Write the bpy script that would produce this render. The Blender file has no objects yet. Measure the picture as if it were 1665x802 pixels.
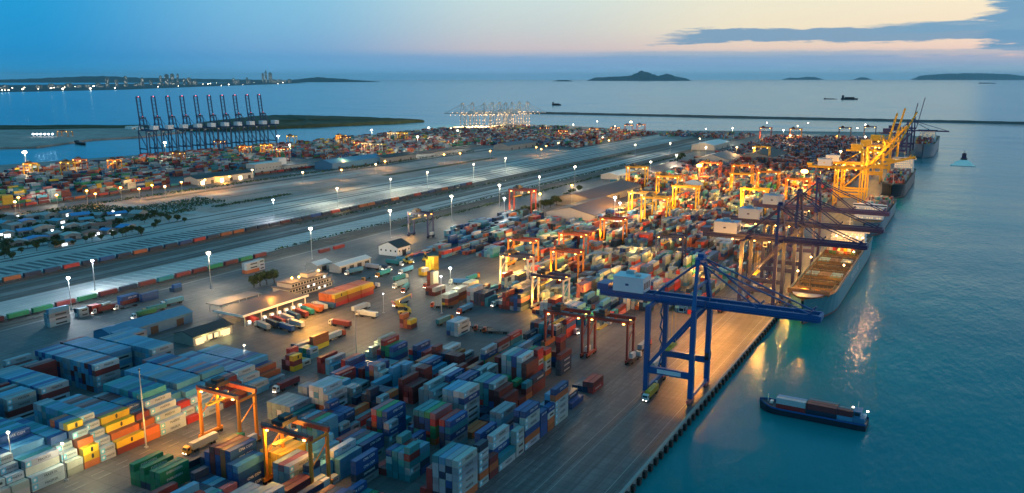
import bpy, math, random
from mathutils import Vector, Matrix
from mathutils.bvhtree import BVHTree

R = random.Random(11)
C = bpy.context.scene.collection
SC = bpy.context.scene
PI = math.pi

# ---------------------------------------------------------------- camera numbers
F, CX, CY, YH, VX, H = 1356.0, 832.5, 401.0, 127.5, 1594.0, 140.0
PITCH = math.atan((CY - YH) / F)
YAW = math.atan((VX - CX) / (F * math.cos(PITCH) + (CY - YH) * math.sin(PITCH)))
sy_, cy_ = math.sin(YAW), math.cos(YAW)
sp_, cp_ = math.sin(PITCH), math.cos(PITCH)

def at(x, y, z=0.0):
    """survey point: where the sight line through a photo pixel meets height z"""
    r = (x - CX) / F; u = -(y - CY) / F
    fh = cp_ + u * sp_; dz = -sp_ + u * cp_
    X = r * cy_ - fh * sy_; Y = r * sy_ + fh * cy_
    t = (z - H) / dz
    return X * t, Y * t

def proj(X, Y, Z):
    dz = Z - H
    r = X * cy_ + Y * sy_; f = -X * sy_ + Y * cy_
    fw = f * cp_ - dz * sp_; up = f * sp_ + dz * cp_
    if fw < 1: return None
    return CX + F * r / fw, CY - F * up / fw, fw

ORD = ('first second third fourth fifth sixth seventh eighth ninth tenth eleventh twelfth thirteenth fourteenth fifteenth '
       'sixteenth seventeenth eighteenth nineteenth twentieth').split()
def ordn(i):
    if i < 20: return ORD[i]
    t = ['twenty', 'thirty', 'forty', 'fifty', 'sixty', 'seventy', 'eighty', 'ninety']
    n = i + 1
    if n >= 100: return 'hundred-and-' + (ordn(n - 101) if n > 100 else 'zeroth')
    a, b = divmod(n, 10)
    if b == 0: return t[a - 2][:-1] + 'ieth'
    return t[a - 2] + '-' + ORD[b - 1]

# ---------------------------------------------------------------- materials
def newmat(name):
    m = bpy.data.materials.new(name); m.use_nodes = True
    nt = m.node_tree; nt.nodes.clear()
    out = nt.nodes.new('ShaderNodeOutputMaterial')
    return m, nt, out

def nd(nt, t, **kw):
    n = nt.nodes.new(t)
    for k, v in kw.items(): setattr(n, k, v)
    return n

def math_n(nt, op, a, b=None, clamp=False):
    n = nd(nt, 'ShaderNodeMath', operation=op); n.use_clamp = clamp
    for i, v in enumerate((a, b)):
        if v is None: continue
        if isinstance(v, (int, float)): n.inputs[i].default_value = v
        else: nt.links.new(v, n.inputs[i])
    return n.outputs[0]

def mixc(nt, f, a, b, mode='MIX'):
    n = nd(nt, 'ShaderNodeMix', data_type='RGBA', blend_type=mode)
    for sock, v in ((n.inputs['Factor'], f), (n.inputs[6], a), (n.inputs[7], b)):
        if isinstance(v, (int, float)): sock.default_value = v
        elif isinstance(v, tuple): sock.default_value = (*v, 1) if len(v) == 3 else v
        else: nt.links.new(v, sock)
    return n.outputs[2]

def ramp(nt, fac, stops, interp='LINEAR'):
    n = nd(nt, 'ShaderNodeValToRGB'); cr = n.color_ramp; cr.interpolation = interp
    while len(cr.elements) > 1: cr.elements.remove(cr.elements[-1])
    cr.elements[0].position = stops[0][0]; cr.elements[0].color = (*stops[0][1], 1)
    for p, c in stops[1:]:
        e = cr.elements.new(p); e.color = (*c, 1)
    nt.links.new(fac, n.inputs[0])
    return n.outputs[0]

def noise(nt, scale, detail=4, rough=0.55, vec=None):
    n = nd(nt, 'ShaderNodeTexNoise'); n.inputs['Scale'].default_value = scale
    n.inputs['Detail'].default_value = detail; n.inputs['Roughness'].default_value = rough
    if vec is not None: nt.links.new(vec, n.inputs['Vector'])
    return n.outputs['Fac']

def paint(name, col, rough=0.5, wear=0.35, metal=0.0, src=None, scale=0.35):
    """painted or rusting surface with blotchy wear; src: 'object' or 'attr' takes the colour from the object / the mesh"""
    m, nt, out = newmat(name)
    p = nd(nt, 'ShaderNodeBsdfPrincipled'); nt.links.new(p.outputs[0], out.inputs[0])
    if src == 'object': c = nd(nt, 'ShaderNodeObjectInfo').outputs['Color']
    elif src == 'attr':
        a = nd(nt, 'ShaderNodeAttribute'); a.attribute_name = 'Col'; c = a.outputs['Color']
    else: c = tuple(col)
    geo = nd(nt, 'ShaderNodeNewGeometry').outputs['Position']
    nz = noise(nt, scale, 6, 0.65, geo)
    k = math_n(nt, 'MULTIPLY_ADD', nz, 2 * wear); nt.nodes[-1].inputs[2].default_value = 1.0 - wear
    vm = nd(nt, 'ShaderNodeVectorMath', operation='SCALE')
    if isinstance(c, tuple): vm.inputs[0].default_value = c
    else: nt.links.new(c, vm.inputs[0])
    nt.links.new(k, vm.inputs['Scale'])
    nz2 = noise(nt, 1.3, 5, 0.7, geo)
    rust = ramp(nt, nz2, [(0.60, (0, 0, 0)), (0.74, (1, 1, 1))])
    rf = math_n(nt, 'MULTIPLY', rust, wear * 0.7)
    cc = mixc(nt, rf, vm.outputs[0], (0.12, 0.07, 0.045))
    nt.links.new(cc, p.inputs['Base Color'])
    p.inputs['Roughness'].default_value = rough; p.inputs['Metallic'].default_value = metal
    return m

def emit(name, col, s):
    m, nt, out = newmat(name)
    e = nd(nt, 'ShaderNodeEmission'); e.inputs[0].default_value = (*col, 1); e.inputs[1].default_value = s
    nt.links.new(e.outputs[0], out.inputs[0]); return m

def ground_mat(name, a, b, scale, c=None, rough=0.85, streak=None, cscale=0.9, joints=0):
    """mottled ground: two tones in large patches, a third in small ones, optional tyre streaks along Y"""
    m, nt, out = newmat(name)
    p = nd(nt, 'ShaderNodeBsdfPrincipled'); nt.links.new(p.outputs[0], out.inputs[0])
    geo = nd(nt, 'ShaderNodeNewGeometry').outputs['Position']
    n1 = noise(nt, scale, 6, 0.62, geo)
    f1 = ramp(nt, n1, [(0.38, (0, 0, 0)), (0.62, (1, 1, 1))])
    col = mixc(nt, f1, a, b)
    if c:
        n2 = noise(nt, cscale, 5, 0.7, geo)
        f2 = ramp(nt, n2, [(0.52, (0, 0, 0)), (0.66, (1, 1, 1))])
        col = mixc(nt, math_n(nt, 'MULTIPLY', f2, 0.6), col, c)
    if streak:
        mp = nd(nt, 'ShaderNodeMapping'); mp.inputs['Scale'].default_value = (0.9, 0.012, 1)
        nt.links.new(geo, mp.inputs['Vector'])
        n3 = noise(nt, streak[0], 5, 0.6, mp.outputs[0])
        f3 = ramp(nt, n3, [(0.42, (0, 0, 0)), (0.62, (1, 1, 1))])
        col = mixc(nt, math_n(nt, 'MULTIPLY', f3, streak[2]), col, streak[1])
    if joints:                                                    # cast slabs: thin dark joints and odd repaired bays
        bt = nd(nt, 'ShaderNodeTexBrick'); bt.offset = 0.0; bt.inputs['Scale'].default_value = 1.0
        bt.inputs['Brick Width'].default_value = joints; bt.inputs['Row Height'].default_value = joints * .75; bt.inputs['Mortar Size'].default_value = 0.16
        bt.inputs['Color1'].default_value = (1, 1, 1, 1); bt.inputs['Color2'].default_value = (.74, .74, .75, 1); bt.inputs['Mortar'].default_value = (.45, .45, .45, 1); bt.inputs['Bias'].default_value = -.35
        nt.links.new(geo, bt.inputs['Vector']); col = mixc(nt, 0.85, col, bt.outputs[0], 'MULTIPLY')
        n5 = noise(nt, 0.16, 6, 0.75, geo); f5 = ramp(nt, n5, [(0.56, (0, 0, 0)), (0.66, (1, 1, 1))])
        col = mixc(nt, math_n(nt, 'MULTIPLY', f5, 0.55), col, (0.035, 0.034, 0.036))
    nt.links.new(col, p.inputs['Base Color'])
    p.inputs['Roughness'].default_value = rough
    return m

M = {}
M['cont'] = paint('container_paint', (1, 1, 1), 0.5, 0.22, src='object')
M['contm'] = paint('container_paint_mass', (1, 1, 1), 0.5, 0.22, src='attr')
M['objpaint'] = paint('vehicle_paint', (1, 1, 1), 0.35, 0.12, src='object')
M['bars'] = paint('galvanised_bars', (0.35, 0.36, 0.36), 0.4, 0.2, 0.5)
M['white'] = paint('white_paint', (0.78, 0.78, 0.76), 0.5, 0.1)
M['ink'] = paint('dark_lettering', (0.02, 0.025, 0.03), 0.5, 0.05)
M['starblue'] = paint('cyan_emblem', (0.12, 0.48, 0.62), 0.5, 0.05)
M['blue'] = paint('crane_blue', (0.01, 0.085, 0.26), 0.42, 0.15)
M['navy'] = paint('crane_navy', (0.012, 0.022, 0.10), 0.45, 0.15)
M['purple'] = paint('crane_purple_blue', (0.03, 0.03, 0.13), 0.45, 0.15)
M['tealsteel'] = paint('crane_teal_blue', (0.006, 0.05, 0.13), 0.5, 0.15)
M['yellow'] = paint('crane_yellow', (0.72, 0.41, 0.02), 0.45, 0.15)
M['redcr'] = paint('crane_red', (0.27, 0.045, 0.035), 0.5, 0.2)
M['orangecr'] = paint('crane_orange_and_leg_glow', (0.56, 0.20, 0.025), 0.5, 0.18)  # also on legs of red yard cranes, carrying their warm lamp glow
M['palecr'] = paint('crane_pale', (0.55, 0.55, 0.53), 0.5, 0.12)
M['housew'] = paint('machinery_house_white', (0.62, 0.66, 0.72), 0.5, 0.08)
M['dark'] = paint('dark_steel', (0.03, 0.032, 0.036), 0.5, 0.2)
M['rubber'] = paint('black_rubber', (0.015, 0.015, 0.016), 0.8, 0.1)
M['glass'] = paint('dark_glass', (0.02, 0.03, 0.04), 0.08, 0.0)
M['redwhite'] = paint('bogie_red', (0.45, 0.12, 0.12), 0.5, 0.2)
M['galv'] = paint('galvanised_steel', (0.4, 0.42, 0.43), 0.4, 0.12, 0.4)
M['concrete'] = paint('concrete', (0.30, 0.29, 0.27), 0.85, 0.25)
M['wall'] = paint('rendered_wall', (0.48, 0.46, 0.42), 0.8, 0.15)
M['roofb'] = paint('blue_steel_roof', (0.05, 0.19, 0.33), 0.5, 0.2)
M['roofd'] = paint('dark_steel_roof', (0.02, 0.026, 0.03), 0.6, 0.2)
M['roofg'] = paint('grey_steel_roof', (0.17, 0.15, 0.155), 0.6, 0.25)
M['roofbr'] = paint('brown_steel_roof', (0.11, 0.08, 0.08), 0.6, 0.25)
M['roofw'] = paint('white_steel_roof', (0.62, 0.62, 0.60), 0.5, 0.12)
M['shanty'] = paint('shanty_paint', (1, 1, 1), 0.6, 0.3, src='object')
M['hullblue'] = paint('hull_blue', (0.085, 0.25, 0.31), 0.45, 0.12)
M['hulldark'] = paint('hull_dark', (0.012, 0.02, 0.035), 0.45, 0.15)
M['hullgrey'] = paint('hull_grey', (0.16, 0.22, 0.28), 0.5, 0.15)
M['boot'] = paint('boot_topping', (0.28, 0.14, 0.13), 0.6, 0.2)
M['deck'] = paint('ship_deck', (0.15, 0.09, 0.05), 0.7, 0.3)
M['bulwark'] = paint('deck_blue_grey', (0.22, 0.25, 0.36), 0.6, 0.12)
M['holdblack'] = paint('hold_shade_paint', (0.012, 0.010, 0.009), 0.9, 0.3)  # near-black paint for the shade of deep holds
M['houseb'] = paint('machinery_house_blue_grey', (0.30, 0.40, 0.55), 0.5, 0.08)
M['hatch'] = paint('hatch_frames', (0.15, 0.10, 0.055), 0.6, 0.3)
M['bark'] = paint('bark', (0.07, 0.05, 0.035), 0.9, 0.3)
M['rubble'] = paint('rubble_stone', (0.10, 0.11, 0.11), 0.9, 0.3)
M['asphalt'] = ground_mat('asphalt', (0.085, 0.083, 0.088), (0.155, 0.145, 0.145), 0.02, (0.05, 0.05, 0.052), 0.62, (0.35, (0.05, 0.05, 0.053), 0.5), joints=9.0)
M['apron'] = ground_mat('apron_concrete', (0.088, 0.09, 0.098), (0.135, 0.132, 0.138), 0.05, (0.06, 0.06, 0.064), 0.5, (0.5, (0.05, 0.048, 0.05), 0.75), joints=6.5)
M['pale'] = ground_mat('pale_concrete', (0.40, 0.41, 0.40), (0.54, 0.53, 0.50), 0.03, (0.18, 0.18, 0.175), 0.8, (0.3, (0.15, 0.15, 0.15), 0.45))
M['earth'] = ground_mat('bare_earth', (0.30, 0.24, 0.22), (0.42, 0.35, 0.32), 0.012, (0.13, 0.13, 0.10), 0.95, None, 0.05)
M['ballast'] = ground_mat('ballast', (0.10, 0.092, 0.086), (0.15, 0.135, 0.12), 0.05, (0.07, 0.066, 0.062), 0.95, (0.4, (0.06, 0.055, 0.05), 0.6))
M['ground'] = ground_mat('open_ground', (0.20, 0.205, 0.20), (0.32, 0.31, 0.30), 0.01, (0.09, 0.105, 0.08), 0.9, (0.12, (0.10, 0.105, 0.105), 0.5), 0.03)
M['line'] = paint('road_marking', (0.62, 0.62, 0.58), 0.7, 0.3)
M['lineworn'] = paint('worn_marking', (0.24, 0.24, 0.23), 0.7, 0.5)
M['liney'] = paint('yellow_marking', (0.6, 0.42, 0.06), 0.7, 0.3)
M['rail'] = paint('rail_steel', (0.14, 0.12, 0.11), 0.4, 0.2, 0.5)
M['e_white'] = emit('lamp_white', (1.0, 0.84, 0.62), 20)
M['e_cool'] = emit('lamp_cool', (0.85, 0.93, 1.0), 22)
M['e_warm'] = emit('lamp_warm', (1.0, 0.66, 0.30), 20)
M['e_orange'] = emit('lamp_orange', (1.0, 0.46, 0.08), 26)
M['e_farwarm'] = emit('lamp_far_warm', (1.0, 0.60, 0.28), 8.0)
M['e_red'] = emit('lamp_red', (1.0, 0.08, 0.12), 6)
M['e_pink'] = emit('lamp_pink', (1.0, 0.16, 0.25), 4)
M['e_win'] = emit('lit_window', (1.0, 0.72, 0.36), 1.6)
M['e_winc'] = emit('lit_window_cool', (0.9, 0.97, 1.0), 2.0)
M['e_city'] = emit('city_window', (1.0, 0.95, 0.80), 3.0)

def leaf_mat():
    m, nt, out = newmat('foliage')
    p = nd(nt, 'ShaderNodeBsdfPrincipled'); nt.links.new(p.outputs[0], out.inputs[0])
    geo = nd(nt, 'ShaderNodeNewGeometry').outputs['Position']
    n = noise(nt, 0.4, 4, 0.6, geo)
    c = ramp(nt, n, [(0.3, (0.025, 0.045, 0.018)), (0.55, (0.05, 0.085, 0.03)), (0.75, (0.085, 0.12, 0.045))])
    nt.links.new(c, p.inputs['Base Color']); p.inputs['Roughness'].default_value = 0.8
    return m
M['leaf'] = leaf_mat()

def sea_mat():
    """murky green-blue harbour water: body colour under a blue-tinted Fresnel reflection"""
    m, nt, out = newmat('sea_water')
    geo = nd(nt, 'ShaderNodeNewGeometry').outputs['Position']
    n0 = noise(nt, 0.004, 4, 0.6, geo)
    c = ramp(nt, n0, [(0.35, (0.0, 0.17, 0.20)), (0.65, (0.0, 0.22, 0.24))])
    mp = nd(nt, 'ShaderNodeMapping'); mp.inputs['Scale'].default_value = (1.0, 0.42, 1); mp.inputs['Rotation'].default_value = (0, 0, 0.5)
    nt.links.new(geo, mp.inputs['Vector'])
    nA = noise(nt, 0.35, 3, 0.55, mp.outputs[0])
    nB = noise(nt, 0.07, 3, 0.55, mp.outputs[0])
    nC = noise(nt, 0.012, 3, 0.5, geo)
    hgt = math_n(nt, 'ADD', math_n(nt, 'MULTIPLY', nA, 0.6), math_n(nt, 'MULTIPLY', nB, 1.6))
    hgt = math_n(nt, 'ADD', hgt, math_n(nt, 'MULTIPLY', nC, 1.8))
    b = nd(nt, 'ShaderNodeBump'); b.inputs['Strength'].default_value = 0.7; b.inputs['Distance'].default_value = 0.6
    nt.links.new(hgt, b.inputs['Height'])
    mp2 = nd(nt, 'ShaderNodeMapping'); mp2.inputs['Scale'].default_value = (0.0026, 0.011, 1); mp2.inputs['Rotation'].default_value = (0, 0, -0.35)
    nt.links.new(geo, mp2.inputs['Vector'])
    n3 = noise(nt, 1.0, 5, 0.6, mp2.outputs[0])                   # wind lanes: smoother and rougher patches
    rr = ramp(nt, n3, [(0.35, (0.11,) * 3), (0.65, (0.27,) * 3)])
    d = nd(nt, 'ShaderNodeBsdfDiffuse'); g = nd(nt, 'ShaderNodeBsdfGlossy'); nt.links.new(c, d.inputs['Color'])
    g.inputs['Color'].default_value = (0.64, 0.78, 0.88, 1)
    for q in (d, g): nt.links.new(b.outputs[0], q.inputs['Normal'])
    nt.links.new(rr, g.inputs['Roughness'])
    fr = nd(nt, 'ShaderNodeFresnel'); fr.inputs['IOR'].default_value = 1.333; nt.links.new(b.outputs[0], fr.inputs['Normal'])
    mx = nd(nt, 'ShaderNodeMixShader'); nt.links.new(math_n(nt, 'MULTIPLY', fr.outputs[0], 0.92), mx.inputs[0]); nt.links.new(d.outputs[0], mx.inputs[1]); nt.links.new(g.outputs[0], mx.inputs[2])
    nt.links.new(mx.outputs[0], out.inputs[0])
    return m
M['sea'] = sea_mat()

def foam_mat():
    m, nt, out = newmat('wake_foam')
    p = nd(nt, 'ShaderNodeBsdfPrincipled'); nt.links.new(p.outputs[0], out.inputs[0])
    geo = nd(nt, 'ShaderNodeNewGeometry').outputs['Position']
    c = ramp(nt, noise(nt, 0.12, 5, 0.7, geo), [(0.30, (0.70, 0.66, 0.58)), (0.5, (0.95, 0.90, 0.80))])
    nt.links.new(c, p.inputs['Base Color']); p.inputs['Roughness'].default_value = 0.7
    return m
M['foam'] = foam_mat()
M['hill'] = ground_mat('hazy_wooded_slope', (0.02, 0.06, 0.075), (0.03, 0.075, 0.085), 0.002, None, 0.95)  # woodland tones tinted mildly blue for distance haze
M['mangrove'] = ground_mat('mangrove', (0.02, 0.04, 0.02), (0.04, 0.065, 0.03), 0.03, (0.015, 0.025, 0.012), 0.95, None, 0.1)

# ---------------------------------------------------------------- mesh builder
class MB:
    def __init__(s): s.v = []; s.f = []; s.m = []; s.c = []; s.col = None
    def _add(s, vs, fs, m=0):
        o = len(s.v); s.v += vs
        if s.col is not None: s.c += [s.col] * len(vs)
        for f in fs: s.f.append(tuple(o + i for i in f)); s.m.append(m)
        return s
    def box(s, x0, x1, y0, y1, z0, z1, m=0, nobottom=False):
        vs = [(x0, y0, z0), (x1, y0, z0), (x1, y1, z0), (x0, y1, z0), (x0, y0, z1), (x1, y0, z1), (x1, y1, z1), (x0, y1, z1)]
        fs = [(4, 5, 6, 7), (0, 1, 5, 4), (1, 2, 6, 5), (2, 3, 7, 6), (3, 0, 4, 7)]
        if not nobottom: fs.append((3, 2, 1, 0))
        return s._add(vs, fs, m)
    def beam(s, p, q, w, h=None, m=0, taper=1.0):
        """square-section bar from p to q, w wide, h deep"""
        h = h or w; p = Vector(p); q = Vector(q); d = (q - p).normalized()
        up = Vector((0, 0, 1)) if abs(d.z) < 0.98 else Vector((0, 1, 0))
        a = d.cross(up).normalized(); b = a.cross(d).normalized()
        vs = []
        for c, k in ((p, 1.0), (q, taper)):
            for i, j in ((-1, -1), (1, -1), (1, 1), (-1, 1)):
                vs.append(tuple(c + a * (i * w / 2 * k) + b * (j * h / 2 * k)))
        return s._add(vs, [(0, 1, 2, 3), (7, 6, 5, 4), (0, 4, 5, 1), (1, 5, 6, 2), (2, 6, 7, 3), (3, 7, 4, 0)], m)
    def tube(s, p, q, r0, r1=None, n=8, m=0):
        r1 = r0 if r1 is None else r1; p = Vector(p); q = Vector(q); d = (q - p).normalized()
        up = Vector((0, 0, 1)) if abs(d.z) < 0.98 else Vector((0, 1, 0))
        a = d.cross(up).normalized(); b = a.cross(d).normalized(); vs = []
        for c, r in ((p, r0), (q, r1)):
            for i in range(n):
                t = 2 * PI * i / n; vs.append(tuple(c + a * (r * math.cos(t)) + b * (r * math.sin(t))))
        fs = [(i, (i + 1) % n, n + (i + 1) % n, n + i) for i in range(n)] + [tuple(range(n - 1, -1, -1)), tuple(range(n, 2 * n))]
        return s._add(vs, fs, m)
    def prism(s, poly, z0, z1, m=0, mtop=None):
        n = len(poly); vs = [(x, y, z0) for x, y in poly] + [(x, y, z1) for x, y in poly]
        s._add(vs, [(i, (i + 1) % n, n + (i + 1) % n, n + i) for i in range(n)] + [tuple(range(n - 1, -1, -1))], m)
        return s._add([(x, y, z1) for x, y in poly], [tuple(range(n))], m if mtop is None else mtop)
    def loft(s, rings, m=0, cap0=False, cap1=False, closed=True):
        n = len(rings[0]); vs = [tuple(p) for r in rings for p in r]; fs = []
        for k in range(len(rings) - 1):
            for i in range(n if closed else n - 1):
                j = (i + 1) % n; fs.append((k * n + i, k * n + j, (k + 1) * n + j, (k + 1) * n + i))
        if cap0: fs.append(tuple(range(n - 1, -1, -1)))
        if cap1: fs.append(tuple((len(rings) - 1) * n + i for i in range(n)))
        return s._add(vs, fs, m)
    def ball(s, c, r, m=0, n=8, k=5, sz=1.0):
        rings = []
        for j in range(1, k):
            t = PI * j / k
            rings.append([(c[0] + r * math.sin(t) * math.cos(2 * PI * i / n), c[1] + r * math.sin(t) * math.sin(2 * PI * i / n), c[2] - sz * r * math.cos(t)) for i in range(n)])
        return s.loft(rings, m, True, True)
    def mesh(s, name, mats):
        me = bpy.data.meshes.new(name); me.from_pydata(s.v, [], s.f)
        for mm in (mats if isinstance(mats, (list, tuple)) else [mats]): me.materials.append(mm)
        if any(s.m): me.polygons.foreach_set('material_index', s.m)
        if s.c:
            a = me.color_attributes.new('Col', 'FLOAT_COLOR', 'POINT')
            a.data.foreach_set('color', [x for c in s.c for x in (*c, 1.0)])
        me.update(); return me
    def build(s, name, mats, parent=None, loc=None, rz=0):
        return link(name, s.mesh(name, mats), parent, loc, rz)

def link(name, data, parent=None, loc=None, rz=0):
    o = bpy.data.objects.new(name, data); C.objects.link(o)
    if parent: o.parent = parent
    if loc: o.location = loc
    if rz: o.rotation_euler.z = rz
    return o

def tag(o, label=None, cat=None, group=None, kind=None):
    if label: o['label'] = label
    if cat: o['category'] = cat
    if group: o['group'] = group
    if kind: o['kind'] = kind
    return o

def thing(name, label, cat, loc=(0, 0, 0), rz=0, group=None):
    return tag(link(name, None, None, loc, rz), label, cat, group)

KIDS = {}
def kids(o):
    return [c for c in bpy.data.objects if c.parent == o]

def dup(root, loc, rz=0, label=None, group=None, tree=None):
    """copy of a thing with its parts and sub-parts (tree: cached list)"""
    r = root.copy(); C.objects.link(r); r.location = loc; r.rotation_euler = (0, 0, rz)
    if label: r['label'] = label
    if group: r['group'] = group
    for ch, subs in tree:
        c = ch.copy(); C.objects.link(c); c.parent = r
        for g in subs:
            d = g.copy(); C.objects.link(d); d.parent = c
    return r

def tree_of(root):
    ks = {}
    for o in bpy.data.objects:
        if o.parent: ks.setdefault(o.parent, []).append(o)
    return [(c, ks.get(c, [])) for c in ks.get(root, [])]

def struct(name, mb, mats, loc=None):
    return tag(mb.build(name, mats, None, loc), kind='structure')

def text_mesh(txt, size, mat):
    cu = bpy.data.curves.new('lettering', 'FONT'); cu.body = txt; cu.size = size; cu.align_x = 'CENTER'; cu.align_y = 'CENTER'
    cu.extrude = 0.012; cu.resolution_u = 2; cu.materials.append(mat)
    o = bpy.data.objects.new('lettering', cu); C.objects.link(o)
    dg = bpy.context.evaluated_depsgraph_get()
    me = bpy.data.meshes.new_from_object(o.evaluated_get(dg))
    bpy.data.objects.remove(o); bpy.data.curves.remove(cu)
    return me

def lamp_light(x, y, z, col, power, r=1.0, kind='POINT', parent=None):
    l = bpy.data.lights.new('lamp_light', kind); l.color = col; l.energy = power * LP; l.shadow_soft_size = r
    if kind == 'SPOT': l.spot_size = math.radians(150); l.spot_blend = 0.6
    o = bpy.data.objects.new('lamp_light', l); C.objects.link(o); o.location = (x, y, z)
    if parent: o.parent = parent
    return o
LP = 2.0
ORANGE = (1.0, 0.44, 0.055); WARM = (1.0, 0.56, 0.18); WHITE = (1.0, 0.83, 0.56); COOL = (0.85, 0.94, 1.0)
#@@SETTING
# ================================================================ SETTING
def lin(r, g, b):
    f = lambda c: (c / 255 / 12.92) if c / 255 <= 0.04045 else ((c / 255 + 0.055) / 1.055) ** 2.4
    return (f(r), f(g), f(b))

# ---- camera
cam = bpy.data.cameras.new('camera'); co = bpy.data.objects.new('camera', cam); C.objects.link(co)
cam.sensor_width = 36; cam.lens = 36 * F / 1665.0; cam.clip_start = 1; cam.clip_end = 400000
co.location = (0, 0, H)
co.rotation_euler = (PI / 2 - PITCH, 0, YAW)
cam.shift_x = 0.0
SC.camera = co

# ---- sky
SUN_EL, SUN_AZ = math.radians(1.0), math.radians(35)          # the sun is just setting, right of the view
W = bpy.data.worlds.new('World'); SC.world = W; W.use_nodes = True
nt = W.node_tree; nt.nodes.clear()
wo = nt.nodes.new('ShaderNodeOutputWorld'); bg = nt.nodes.new('ShaderNodeBackground'); nt.links.new(bg.outputs[0], wo.inputs[0])
tc = nt.nodes.new('ShaderNodeTexCoord').outputs['Generated']
def dot3(v):
    n = nd(nt, 'ShaderNodeVectorMath', operation='DOT_PRODUCT'); nt.links.new(tc, n.inputs[0]); n.inputs[1].default_value = v
    return n.outputs['Value']
s = dot3((cy_, sy_, 0)); z = dot3((0, 0, 1))
el = math_n(nt, 'MULTIPLY', z, 1 / 0.14, True)
# heights of the ramp stops: photo rows 127, 110, 95, 80, 50, 0 -> el
E_ = [0.0, 0.085, 0.17, 0.24, 0.40, 0.66, 1.0]
def rp(cols): return ramp(nt, el, list(zip(E_, [lin(*c) for c in cols])))
r1 = rp([(40, 144, 200), (26, 138, 194), (14, 134, 192), (8, 136, 194), (4, 140, 198), (8, 146, 202), (20, 150, 208)])
r2 = rp([(96, 166, 212), (94, 160, 206), (92, 154, 200), (106, 160, 202), (112, 170, 206), (118, 180, 212), (110, 180, 216)])
r3 = rp([(126, 178, 216), (122, 170, 210), (138, 166, 198), (192, 184, 190), (188, 196, 198), (190, 210, 210), (180, 208, 220)])
r4 = rp([(122, 176, 208), (126, 172, 204), (150, 172, 196), (222, 198, 184), (228, 216, 190), (224, 220, 198), (214, 220, 212)])
r5 = rp([(118, 172, 206), (142, 176, 198), (222, 190, 182), (232, 204, 188), (234, 214, 188), (236, 226, 196), (226, 224, 210)])
def sstep(v, a, b):
    n = nd(nt, 'ShaderNodeMapRange', interpolation_type='SMOOTHSTEP'); nt.links.new(v, n.inputs[0])
    n.inputs[1].default_value = a; n.inputs[2].default_value = b; return n.outputs[0]
sk = mixc(nt, sstep(s, -0.50, -0.24), r1, r2)
sk = mixc(nt, sstep(s, -0.27, 0.02), sk, r3)
sk = mixc(nt, sstep(s, 0.0, 0.30), sk, r4)
sk = mixc(nt, sstep(s, 0.28, 0.52), sk, r5)
# clouds: stretched noise inside soft bands of height and bearing
cv = nd(nt, 'ShaderNodeCombineXYZ'); nt.links.new(math_n(nt, 'MULTIPLY', s, 9.0), cv.inputs[0]); nt.links.new(math_n(nt, 'MULTIPLY', z, 95.0), cv.inputs[1])
cn = noise(nt, 1.0, 7, 0.6, cv.outputs[0])
cv2 = nd(nt, 'ShaderNodeCombineXYZ'); nt.links.new(math_n(nt, 'MULTIPLY', s, 40.0), cv2.inputs[0]); nt.links.new(math_n(nt, 'MULTIPLY', z, 330.0), cv2.inputs[1])
cn2 = noise(nt, 1.0, 5, 0.6, cv2.outputs[0])
def band(zc, hw): return math_n(nt, 'SUBTRACT', 1.0, math_n(nt, 'ABSOLUTE', math_n(nt, 'MULTIPLY', math_n(nt, 'SUBTRACT', z, zc), 1 / hw)))
def cloud(sk, b, sm, col, lo, hi, amt):
    v = math_n(nt, 'ADD', math_n(nt, 'ADD', math_n(nt, 'MULTIPLY', cn, 0.75), math_n(nt, 'MULTIPLY', cn2, 0.46)), math_n(nt, 'MULTIPLY', b, 0.50))
    f = math_n(nt, 'MULTIPLY', sstep(v, lo, hi), sm)
    return mixc(nt, math_n(nt, 'MULTIPLY', f, amt), sk, lin(*col))
edge2 = math_n(nt, 'ADD', math_n(nt, 'ADD', s, math_n(nt, 'MULTIPLY', cn, 0.16)), math_n(nt, 'MULTIPLY', cn2, 0.08))
sk = cloud(sk, band(0.0465, 0.011), sstep(edge2, 0.285, 0.335), (112, 150, 180), 0.70, 0.82, 0.97)
edge = math_n(nt, 'ADD', math_n(nt, 'ADD', s, math_n(nt, 'MULTIPLY', cn, 0.09)), math_n(nt, 'MULTIPLY', cn2, 0.04))
sk = cloud(sk, band(0.074, 0.036), sstep(edge, 0.535, 0.552), (92, 146, 182), 0.44, 0.56, 0.97)
sk = cloud(sk, band(0.052, 0.006), sstep(s, 0.36, 0.44), (104, 152, 184), 0.62, 0.78, 0.9)
sk = cloud(sk, band(0.026, 0.006), sstep(s, 0.05, 0.14), (136, 166, 192), 0.66, 0.9, 0.55)
sk = cloud(sk, band(0.018, 0.010), sstep(s, -0.30, 0.0), (112, 156, 196), 0.60, 0.95, 0.6)
zen = ramp(nt, z, [(0.0, (0.1, 0.45, 0.8)), (0.35, (0.045, 0.265, 0.43)), (1.0, (0.045, 0.28, 0.44))])
sk = mixc(nt, sstep(z, 0.10, 0.34), sk, zen)
ns = nd(nt, 'ShaderNodeTexSky', sky_type='NISHITA'); ns.sun_disc = False; ns.sun_elevation = SUN_EL; ns.sun_rotation = SUN_AZ
nsc = mixc(nt, 1.0, sk, mixc(nt, 1.0, ns.outputs[0], (0.012, 0.012, 0.012), 'MULTIPLY'), 'ADD')
nt.links.new(nsc, bg.inputs[0]); bg.inputs[1].default_value = 1.17
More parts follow.
